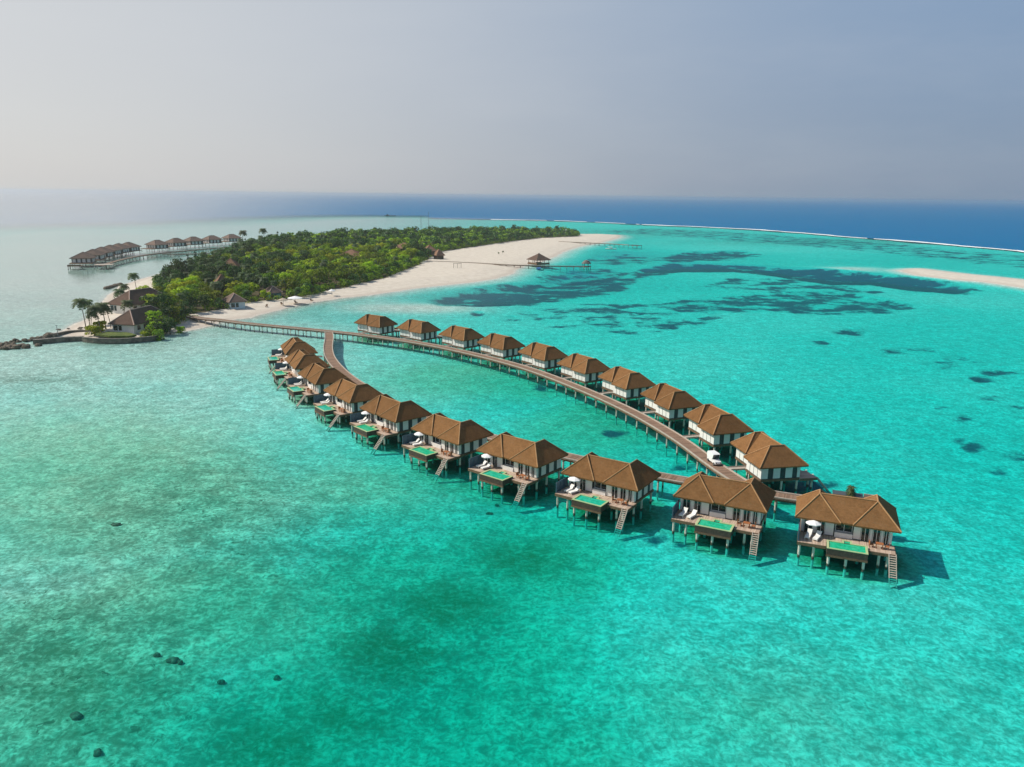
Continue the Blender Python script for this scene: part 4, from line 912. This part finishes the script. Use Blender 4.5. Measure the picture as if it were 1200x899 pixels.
def seawalls():
    def wall(path, h0, h1, th, name, lab, mat='seawall'):
        pts = [Vector((x, y, 0)) for x, y in path]; t = thing(name, lab, 'seawall', (0, 0, 0))
        o = ribbon(catmull(pts, 2.0), -th / 2, th / 2, h0, h1, 'wall', mat, t); 
        ribbon(catmull(pts, 2.0), -th / 2 - .12, th / 2 + .12, h1 + .003, h1 + .14, 'coping', 'greyrock', t); return t
    wall([(-146.1, 257.0), (-141.3, 255.1), (-135.3, 254.5), (-130.2, 255.8), (-125.7, 258.7), (-123.3, 261.1), (-122.8, 263.8)], -1.2, 1.45, .7, 'seawall', 'brown retaining seawall curving below the hip-roofed house')
    wall([(-160.2, 252.3), (-157.7, 253.4), (-154.9, 255.5), (-151.5, 257.7), (-147.1, 258.8)], -1.0, 1.3, 1.6, 'seawall', 'dark grey block seawall joining the breakwater to the curved seawall')
    wall([(-161.0, 265.0), (-158.7, 271.6), (-154.0, 273.0), (-149.5, 272.6)], -.6, 1.0, .8, 'seawall', 'low dark wall along the back of the sandy point')
    rnd = random.Random(8)
    mb = MB(); P = [(-173.2, 249.0), (-171.0, 251.8), (-168.4, 253.9), (-166.0, 255.6), (-164.0, 259.0), (-163.3, 263.6), (-162.5, 267.4)]
    for (ax, ay), (bx, by) in zip(P, P[1:]):
        L = math.hypot(bx - ax, by - ay)
        for k in range(int(L * 1.6)):
            u = rnd.random(); s = rnd.uniform(.5, 1.0); rock_mesh(mb, (ax + (bx - ax) * u + rnd.gauss(0, .5), ay + (by - ay) * u + rnd.gauss(0, .9), rnd.uniform(-.1, .6)), (s * 1.2, s, s * .8), rnd)
    tag(mb.build('breakwater', M['rock'], smooth=False), 'dark boulder breakwater running out into the pale shallows', 'breakwater')
    mb = MB()
    for k in range(46):
        x, y = (-164.46, 245.45); s = rnd.uniform(.5, 1.1); rock_mesh(mb, (x + rnd.gauss(0, 2.6), y + rnd.gauss(0, 1.6), rnd.uniform(-.2, .5)), (s * 1.2, s, s * .8), rnd)
    tag(mb.build('boulder_pile', M['rock']), 'dark boulder pile at the outer end of the breakwater', 'rocks')
    mb = MB(); P = [(-145.1, 258.5), (-137.9, 256.4), (-131.3, 257.8), (-126.8, 261.9), (-124.6, 266.2)]
    for (ax, ay), (bx, by) in zip(P, P[1:]):
        L = math.hypot(bx - ax, by - ay)
        for k in range(int(L * 2.2)):
            u = rnd.random(); s = rnd.uniform(.25, .6); rock_mesh(mb, (ax + (bx - ax) * u + rnd.gauss(0, .5), ay + (by - ay) * u + rnd.gauss(0, .9), rnd.uniform(-.3, .15)), (s * 1.3, s, s * .6), rnd)
    tag(mb.build('rubble', M['greyrock']), 'brown stone rubble at the foot of the curved seawall', 'rubble', kind='stuff')
    mb = MB()
    for k in range(18):
        x, y = (-158.61, 279.72); s = rnd.uniform(.3, .7); rock_mesh(mb, (x + rnd.gauss(0, 4), y + rnd.gauss(0, 3), .5), (s * 1.4, s, s * .5), rnd)
    tag(mb.build('rubble', M['rock']), 'scattered dark stones on the sand behind the point', 'rubble', kind='stuff')
    t = thing('flag_pole', 'thin pole standing on the low wall of the sandy point', 'pole', (*(-159.24, 264.81), 1.0)); MB().tube([(0, 0, -.6), (0, 0, 3.2)], .09, 6).build('pole', M['steel'], t); MB().box(-.5, .5, -.05, .05, 3.0, 3.12).build('cross_arm', M['steel'], t)
    # long low rock strip on the back beach
    mb = MB()
    for k in range(26):
        u = k / 25; (ax, ay), (bx, by) = (-213.68, 401.86), (-215.50, 421.67); s = rnd.uniform(.7, 1.3); rock_mesh(mb, (ax + (bx - ax) * u, ay + (by - ay) * u, .25), (s * 1.3, s, s * .7), rnd)
    tag(mb.build('boulder_groyne', M['rock']), 'short dark rock groyne on the beach behind the rear house', 'groyne')
seawalls()

# coral heads under the foreground water
rk = random.Random(21)
for k, ((x, y), r, lab) in enumerate((
    ((-61.38, 110.69), (1.25, .75), 'long dark coral rock alone in the pale left shallows'), ((-39.82, 76.82), (.6, .5), 'small coral rock left of the round dark one'),
    ((-37.77, 75.88), (.95, .8), 'largest round dark coral rock of the foreground trio'), ((-36.60, 75.58), (.45, .4), 'tiny coral rock touching the right of the round dark one'),
    ((-30.98, 72.73), (.55, .5), 'small dark coral rock between the trio and the lone one to its right'), ((-25.36, 73.90), (.55, .5), 'small dark coral rock farthest toward the middle of the foreground'),
    ((-43.10, 66.37), (.9, .9), 'olive coral rock near the bottom edge'), ((-38.36, 61.26), (.6, .65), 'dark coral rock closest to the bottom edge'),
    ((-2.39, 122.85), (.55, .5), 'pale brown coral head off the ladder of a pool villa'), ((-3.60, 119.50), (.8, .3), 'thin dark coral ridge off the pool row'))):
    mb = MB(); z = ground_z(x, y)
    for j in range(5): rock_mesh(mb, (rk.gauss(0, r[0] * .2), rk.gauss(0, r[1] * .2), .05), (r[0] * .46, r[1] * .46, .26), rk)
    o = mb.build('coral_rock', M['coral'], smooth=True); o.location = (x, y, z + .06); tag(o, lab, 'rock', 'coral rocks in the foreground shallows')

# ------------------------------------------------------------------ beach jetties, pavilion, boats
def jz(p): return 1.9
boardwalk([(-64.40, 575.20), (-45.02, 570.36), (-25.85, 563.43), (-0.99, 551.20), (23.14, 546.86), (53.15, 545.39)], 2.2, 'thin plank jetty crossing the white beach to the thatched pavilion', 4.5, -1, jz, .16, 'jetty')
boardwalk([(49.23, 848.04), (79.94, 829.26), (105.16, 813.38), (117.69, 801.49)], 2.4, 'second plank jetty at the far sand spit', 5, -1, jz, .18, 'jetty')
def pavilion():
    x, y = (18.39, 558.67); t = thing('thatched_pavilion', 'open pavilion with pointed thatched roof halfway along the jetty', 'pavilion', (x, y + 4, 0), R(34))
    MB().box(-6, 6, -6, 6, 1.62, 1.95).build('platform', M['beam'], t)
    rf = MB(); e = 6.6; rf.add([(-e, -e, 5.0), (e, -e, 5.0), (e, e, 5.0), (-e, e, 5.0), (-e, -e, 4.8), (e, -e, 4.8), (e, e, 4.8), (-e, e, 4.8), (-.5, 0, 9.3), (.5, 0, 9.3)],
           [(0, 1, 9, 8), (1, 2, 9), (2, 3, 8, 9), (3, 0, 8), (4, 5, 1, 0), (5, 6, 2, 1), (6, 7, 3, 2), (7, 4, 0, 3), (7, 6, 5, 4)])
    r = rf.build('roof', M['roof_dark'], t); MB().tube([(-.6, 0, 9.3), (.6, 0, 9.3)], .25, 6).build('ridge_cap', M['roof_dark'], r)
    for a in (-5.2, 0, 5.2):
        for b in (-5.2, 0, 5.2):
            if a or b: MB().tube([(a, b, 1.951), (a, b, 4.9)], .2, 6).build('column', M['timber'], t)
            MB().tube([(a, b, -4), (a, b, 1.62)], .22, 6).build('stilt', M['post'], t)
    for s in ((-5.6, 5.6, -5.7, -5.55), (-5.7, -5.55, -5.6, 5.6)): MB().box(*s, 1.951, 3.0).build('balustrade', M['beam'], t)
    MB().box(-2, 2, -1, 1.2, 1.951, 3.1).build('counter', M['timber'], t)
pavilion()
def small_boat(name, lab, x, y, rz, l, w, mat, canopy=True):
    t = thing(name, lab, 'boat', (x, y, 0), rz)
    mb = MB(); n = 9; vs = []
    for i in range(n):
        u = i / (n - 1); hw = w / 2 * (1 - max(0, (u - .45) / .55) ** 2.2) * (.85 + .15 * min(1, u * 4)); x_ = -l / 2 + l * u; rise = .5 * max(0, u - .6)
        vs += [(x_, -hw, .75 + rise), (x_, -hw * .7, -.25), (x_, hw * .7, -.25), (x_, hw, .75 + rise)]
    fs = [(i * 4 + k, i * 4 + k + 1, i * 4 + 5 + k, i * 4 + 4 + k) for i in range(n - 1) for k in range(3)] + [(i * 4 + 3, i * 4, i * 4 + 4, i * 4 + 7) for i in range(n - 1)] + [(0, 1, 2, 3)]
    mb.add(vs, fs); mb.build('hull', M[mat], t)
    if canopy:
        MB().box(-l * .3, l * .12, -w * .42, w * .42, 2.2, 2.34).build('canopy', M['canvas'], t)
        for a in (-l * .28, l * .1):
            for b in (-w * .38, w * .38): MB().tube([(a, b, .7), (a, b, 2.2)], .05, 5).build('canopy_post', M['steel'], t)
        MB().box(-l * .05, l * .1, -w * .3, w * .3, .76, 1.5).build('console', M['white'], t)
small_boat('moored_boat', 'blue boat moored in front of the thatched pavilion', *(17.95, 543.62), R(80), 8, 3.2, 'tarp', False)
small_boat('moored_boat', 'small white motorboat with canopy moored by the far jetty', *(94.85, 757.80), R(-10), 11, 4.2, 'white')
def end_hut():
    x, y = (51.45, 546.51); t = thing('jetty_hut', 'small round grey thatched hut on the jetty end', 'hut', (x, y, 0))
    MB().tube([(0, 0, 1.6), (0, 0, 1.93)], 3.6, 12).build('platform', M['beam'], t)
    rf = MB(); n = 12; ring = [(math.cos(6.283 * k / n) * 3.4, math.sin(6.283 * k / n) * 3.4) for k in range(n)]
    rf.add([(a, b, 4.1) for a, b in ring] + [(a * .5, b * .5, 5.9) for a, b in ring] + [(0, 0, 6.5)] + [(a, b, 3.85) for a, b in ring], [(k, (k + 1) % n, n + (k + 1) % n, n + k) for k in range(n)] + [(n + k, n + (k + 1) % n, 2 * n) for k in range(n)] + [(2 * n + 1 + k, 2 * n + 1 + (k + 1) % n, (k + 1) % n, k) for k in range(n)] + [tuple(range(3 * n, 2 * n, -1))])
    rf.build('roof', M['greyrock'], t)
    for k in range(6):
        a = 1.047 * k; MB().tube([(math.cos(a) * 2.7, math.sin(a) * 2.7, 1.931), (math.cos(a) * 2.7, math.sin(a) * 2.7, 4.0)], .14, 6).build('column', M['timber'], t); MB().tube([(math.cos(a) * 3, math.sin(a) * 3, -4), (math.cos(a) * 3, math.sin(a) * 3, 1.6)], .2, 6).build('stilt', M['post'], t)
end_hut()
def end_stage():
    x, y = (124.04, 797.09); t = thing('landing_stage', 'dark square landing stage at the end of the far jetty', 'landing stage', (x, y, 0), R(-45))
    MB().box(-6, 6, -4, 4, 1.5, 1.92).build('deck', M['timber'], t)
    for a in (-5.5, 0, 5.5):
        for b in (-3.6, 3.6): MB().tube([(a, b, -5), (a, b, 1.5)], .25, 6).build('pile', M['post'], t); MB().tube([(a, b, 1.921), (a, b, 2.9)], .1, 5).build('bollard', M['steel'], t)
end_stage()
for k, ((x, y), r, lab) in enumerate((((-103.91, 345.85), 2.2, 'pale thatched beach umbrella left of the wide white one'), ((-100.41, 352.72), 3.4, 'wide white beach umbrella by the tree line'), ((-89.98, 380.93), 1.7, 'small white beach umbrella at the far bend of the near beach'))):
    t = thing('beach_umbrella', lab, 'umbrella', (x, y, gz(x, y)), k * .5, 'beach umbrellas')
    n = 10; c = MB(); ring = [(math.cos(6.283 * q / n) * r, math.sin(6.283 * q / n) * r) for q in range(n)]
    c.add([(a, b, 2.2) for a, b in ring] + [(0, 0, 3.1)] + [(a, b, 2.05) for a, b in ring], [(q, (q + 1) % n, n) for q in range(n)] + [(n + 1 + q, n + 1 + (q + 1) % n, (q + 1) % n, q) for q in range(n)]); c.build('canopy', M['straw' if k == 0 else 'canvas'], t, fix=False)
    MB().tube([(0, 0, -.3), (0, 0, 3.0)], .08, 6).build('pole', M['trunk'], t)
rb = random.Random(40)
for k in range(4):
    u = k / 3; (ax, ay), (bx, by) = (-109.34, 338.51), (-94.64, 360.97); x = ax + (bx - ax) * u + rb.uniform(-1, 1); y = ay + (by - ay) * u + rb.uniform(-1, 1)
    t = thing('beach_lounger', 'brown wooden lounger in the shade of the near beach tree line', 'sun lounger', (x, y, gz(x, y)), rb.uniform(-.4, .4) + .5, 'loungers on the near beach')
    MB().box(-.4, .4, -1, .5, .25, .36).build('seat', M['beam'], t); MB().add([(-.4, .5, .25), (.4, .5, .25), (.4, 1.1, .8), (-.4, 1.1, .8), (-.4, .5, .36), (.4, .5, .36), (.4, 1.05, .9), (-.4, 1.05, .9)], [(3, 2, 1, 0), (4, 5, 6, 7), (0, 1, 5, 4), (1, 2, 6, 5), (2, 3, 7, 6), (3, 0, 4, 7)]).build('backrest', M['beam'], t)
    for a in (-.35, .35): MB().box(a - .04, a + .04, -.9, .4, -.1, .249).build('leg', M['beam'], t)
def swing():
    x, y = (-37.90, 523.74); t = thing('beach_swing', 'thin wooden swing frame standing on the white beach below the jetty', 'swing', (x, y, gz(x, y)), .3)
    for a in (-2.6, 0, 2.6): MB().tube([(a, 0, -.3), (a, 0, 3)], .13, 6).build('post', M['trunk'], t)
    MB().bar((-2.9, 0, 3.08), (2.9, 0, 3.08), .2).build('crossbar', M['trunk'], t)
    for a in (-1.3, 1.3):
        MB().box(a - .4, a + .4, -.2, .2, .6, .68).build('seat', M['beam'], t); MB().box(a - .36, a - .33, -.02, .02, .68, 2.98).box(a + .33, a + .36, -.02, .02, .68, 2.98).build('rope', M['trunk'], t)
swing()
def mast(x, y, h, lab):
    t = thing('radio_mast', lab, 'mast', (x, y, 1), 0, 'radio masts above the island wood')
    for k in range(3):
        a = 2.094 * k; MB().tube([(math.cos(a) * .8, math.sin(a) * .8, -1), (math.cos(a) * .22, math.sin(a) * .22, h)], .09, 5).build('leg', M['steel'], t)
    br = MB(); n = 16
    for i in range(n):
        z0, z1 = h * i / n, h * (i + 1) / n; r0 = .8 - .58 * i / n; r1 = .8 - .58 * (i + 1) / n
        for k in range(3):
            a, b = 2.094 * k, 2.094 * (k + 1); br.bar((math.cos(a) * r0, math.sin(a) * r0, z0), (math.cos(b) * r1, math.sin(b) * r1, z1), .06)
    br.build('bracing', M['steel'], t)
mast(*(-120.80, 1019.03), 23, 'shorter thin lattice mast above the island wood'); mast(*(-111.04, 1021.37), 27, 'taller thin lattice mast above the island wood')
t = thing('flag_pole', 'thin pole standing at the far end of the wood', 'pole', (*(60.49, 921.45), 1.2)); MB().tube([(0, 0, -.5), (0, 0, 11)], .16, 6).build('pole', M['steel'], t); MB().box(.1, 1.6, -.03, .03, 9.6, 10.7).build('flag', M['canvas'], t)
def ship():
    x, y = (-286.74, 1816.67); t = thing('distant_ship', 'long grey ship on the sea beyond the island', 'ship', (x, y, 0), R(4))
    mb = MB(); pr = [(-16, 0), (-17, 2.2), (15, 2.4), (18, 3.2), (15.5, 0)]
    mb.add([(a, -3, b) for a, b in pr] + [(a, 3, b) for a, b in pr], [tuple(range(4, -1, -1)), tuple(range(5, 10))] + [(i, (i + 1) % 5, 5 + (i + 1) % 5, 5 + i) for i in range(5)]); mb.build('hull', M['hull'], t)
    MB().box(-11, -3, -2.4, 2.4, 2.45, 4.6).build('deckhouse', M['hull'], t); MB().box(-9.5, -5.5, -2, 2, 4.603, 6.0).build('bridge', M['hull'], t); MB().tube([(2, 0, 2.4), (2, 0, 7)], .2, 6).build('mast', M['hull'], t); t.scale = (.8, .8, .7)
ship()

# ------------------------------------------------------------------ far villas beyond the wood
def far_villa(label):
    t = thing('lagoon_villa', label, 'water villa', group='grey villas on the far lagoon')
    rf = MB(); c = hip_solid(rf, -6.5, 6.5, 0, 13, 4.6, 8.4, 5.2, 8.6); rf.build('roof', M['roof_old'], t)
    cp = MB()
    for a, b in c: cp.tube([a, b], .16, 6)
    cp.build('ridge_cap', M['roof_old'], list(t.children)[0])
    MB().box(-5.5, 5.5, 1, 12, 2.4, 5.1).build('wall', M['wallgrey'], t)
    for x in (-5, -2.4, .2, 2.8): MB().box(x, x + 1.7, .93, .997, 2.6, 4.8).build('wall_panel', M['white'], t)
    for y in (2, 5, 8): MB().box(5.503, 5.57, y, y + 1.8, 2.6, 4.8).build('wall_panel', M['white'], t)
    MB().box(-6.4, 6.4, -3.6, 12.4, 2.0, 2.39).build('deck', M['beam'], t)
    for x in (-5.8, 0, 5.8):
        for y in (-3, 3.5, 11): MB().tube([(x, y, -2), (x, y, 2)], .2, 6).build('post', M['post'], t)
    return t
fv = far_villa(''); register(fv)
FV = [((*(-290.19, 520.16),), 20, 'grey far-lagoon villa at the left tip of the far row, nearest its open end'), ((*(-298.52, 546.40),), 14, 'grey far-lagoon villa, second from the left tip'), ((*(-305.53, 570.03),), 8, 'grey far-lagoon villa, third from the left tip'), ((*(-311.19, 592.56),), 4, 'grey far-lagoon villa, fourth from the left tip'),
      ((*(-314.68, 611.72),), 0, 'grey far-lagoon villa, fifth from the left tip'), ((*(-315.97, 628.62),), -6, 'grey far-lagoon villa ending the left cluster before the gap'),
      ((*(-309.82, 662.53),), -28, 'grey far-lagoon villa starting the right cluster after the gap'), ((*(-307.80, 694.57),), -34, 'grey far-lagoon villa, second after the gap'), ((*(-302.74, 720.05),), -38, 'grey far-lagoon villa, third after the gap'), ((*(-295.16, 745.13),), -40, 'grey far-lagoon villa, fourth after the gap'), ((*(-285.87, 772.23),), -40, 'grey far-lagoon villa closest to the wood')]
for i, ((x, y), a, lab) in enumerate(FV):
    o = fv if i == 0 else copy_tree(fv); o.location = (x, y, 0); o.rotation_euler.z = R(a); o['label'] = lab; o.scale = (1.12, 1.12, 1.08)
boardwalk([(-268.38, 503.67), (-274.96, 529.72), (-280.17, 558.07), (-282.50, 585.01), (-281.07, 608.83), (-275.35, 631.39), (-266.90, 657.10), (-254.51, 694.76)], 3.0, 'pale curved walkway serving the grey far-lagoon villas', 5, -1, lambda p: 2.4, .2)
boardwalk([(-276.09, 609.63), (-260.37, 612.11), (-242.02, 618.68)], 2.2, 'thin footbridge from the far-lagoon villas to the wood', 6, -1, lambda p: 2.2, .2, 'footbridge')
def stage2():
    x, y = (-269.89, 509.79); t = thing('landing_stage', 'square landing deck at the open end of the far-lagoon walkway', 'landing stage', (x, y, 0), R(15))
    MB().box(-5.5, 5.5, -4, 4, 2.41, 2.75).build('deck', M['paleplank'], t)
    for a in (-5, 0, 5):
        for b in (-3.6, 3.6): MB().tube([(a, b, -2), (a, b, 2.4)], .25, 6).build('pile', M['post'], t)
    x, y = (-286.07, 504.48); t = thing('landing_stage', 'small open deck in front of the left tip far-lagoon villa', 'landing stage', (x, y, 0), R(20))
    MB().box(-4, 4, -3.5, 3.5, 1.9, 2.2).build('deck', M['beam'], t); MB().box(-4, 4, -3.5, -3.38, 2.203, 3.1).build('railing', M['beam'], t)
    for a in (-3.6, 3.6):
        for b in (-3, 3): MB().tube([(a, b, -2), (a, b, 1.9)], .25, 6).build('pile', M['post'], t)
stage2()

# drop prototypes that were never placed: all four are placed above
# ------------------------------------------------------------------ camera
H, FPX = 50.0, 900.0
p = math.atan((449.5 - 229.0) / FPX); rl = math.atan(14 / 1200)
Fv = Vector((0, math.cos(p), -math.sin(p))); R0 = Vector((1, 0, 0)); U0 = Vector((0, math.sin(p), math.cos(p)))
Rv = R0 * math.cos(rl) + U0 * math.sin(rl); Uv = -R0 * math.sin(rl) + U0 * math.cos(rl)
cam = bpy.data.cameras.new('camera'); co = bpy.data.objects.new('camera', cam); COL.objects.link(co)
mw = Matrix((Rv, Uv, -Fv)).transposed().to_4x4(); mw.translation = (0, 0, H); co.matrix_world = mw
cam.sensor_width = 36; cam.lens = 36 * FPX / 1200; cam.clip_start = 1; cam.clip_end = 120000
sc.camera = co

# ------------------------------------------------------------------ light, sky, air
SUN_AZ, SUN_EL = -80.0, 43.0      # degrees left of the view, and above the horizon
sd = Vector((math.sin(R(SUN_AZ)) * math.cos(R(SUN_EL)), math.cos(R(SUN_AZ)) * math.cos(R(SUN_EL)), math.sin(R(SUN_EL))))
sl = bpy.data.lights.new('sun', 'SUN'); so = bpy.data.objects.new('sun', sl); COL.objects.link(so)
sl.energy = 5.0; sl.angle = R(.6); sl.color = (1.0, .94, .84)
so.rotation_euler = sd.to_track_quat('Z', 'Y').to_euler(); so.location = (0, 0, 200)
SKY = dict(low_far=(2.2, 3.0, 4.35), low_sun=(6.9, 6.85, 6.85), high_far=(2.5, 3.75, 5.6), high_sun=(6.9, 7.0, 7.0), zenith=(1.3, 2.0, 3.4))
wd = bpy.data.worlds.new('World'); sc.world = wd; wd.use_nodes = True
nt = wd.node_tree; nt.nodes.clear()
sk = nt.nodes.new('ShaderNodeTexSky'); sk.sky_type = 'NISHITA'; sk.sun_disc = False; sk.sun_elevation = R(SUN_EL); sk.sun_rotation = R(SUN_AZ)
sk.air_density = 1.0; sk.dust_density = 1.6; sk.ozone_density = 1.0; sk.altitude = 0
# humid air: the clear sky is veiled by a pale layer, brighter toward the sun's side
class WN(NT):
    def __init__(self, tree): self.t = tree; self.x = 0
w_ = WN(nt)
dv = w_.n('ShaderNodeTexCoord').outputs['Generated']
el = w_.n('ShaderNodeSeparateXYZ', i_0=dv).outputs[2]
hd = w_.n('ShaderNodeVectorMath', operation='NORMALIZE', i_0=w_.n('ShaderNodeVectorMath', operation='MULTIPLY', i_0=dv, i_1=(1, 1, 0)).outputs[0]).outputs[0]
ca = w_.n('ShaderNodeVectorMath', operation='DOT_PRODUCT', i_0=hd, i_1=(math.sin(R(SUN_AZ)), math.cos(R(SUN_AZ)), 0)).outputs[1]
side = w_.smooth(ca, -.45, .85)
low = w_.mix(side, SKY['low_far'], SKY['low_sun']); high = w_.mix(side, SKY['high_far'], SKY['high_sun'])
veil = w_.mix(w_.smooth(el, .0, .34), low, high)
zen = w_.mix(w_.smooth(el, .24, .75), veil, SKY['zenith'])
streak = w_.noise(w_.n('ShaderNodeMapping', i_Vector=dv, i_Scale=(1.5, 1.5, 6)).outputs[0], 2.2, 5, .6)
zen = w_.mix(w_.smooth(streak, (.35), .8, 0, .08), zen, (8, 8, 8))
clr = w_.mix(.86, sk.outputs[0], zen)
bg = w_.n('ShaderNodeBackground', i_Color=clr, i_Strength=.1)
ow = w_.n('ShaderNodeOutputWorld', i_Surface=bg.outputs[0])

HAZE = 1.15e-4
m = bpy.data.materials.new('sea_haze'); t_ = NT(m)
pv = t_.n('ShaderNodeVolumePrincipled'); pv.inputs['Color'].default_value = (.94, .93, .92, 1); pv.inputs['Density'].default_value = HAZE; pv.inputs['Anisotropy'].default_value = .8
t_.out(None, pv.outputs[0])
hz = MB().box(-29500, 29500, -29500, 29500, -7.5, 56).build('haze', m); tag(hz, kind='stuff')

sc.view_settings.view_transform = 'Standard'; sc.view_settings.look = 'None'; sc.view_settings.exposure = 0; sc.view_settings.gamma = 1
try: sc.view_settings.use_curve_mapping = False
except Exception: pass
sc.render.engine = 'CYCLES'
cy_ = sc.cycles; cy_.max_bounces = 8; cy_.transparent_max_bounces = 12; cy_.volume_bounces = 1; cy_.diffuse_bounces = 3; cy_.glossy_bounces = 3
cy_.use_denoising = True; cy_.caustics_reflective = False; cy_.caustics_refractive = False
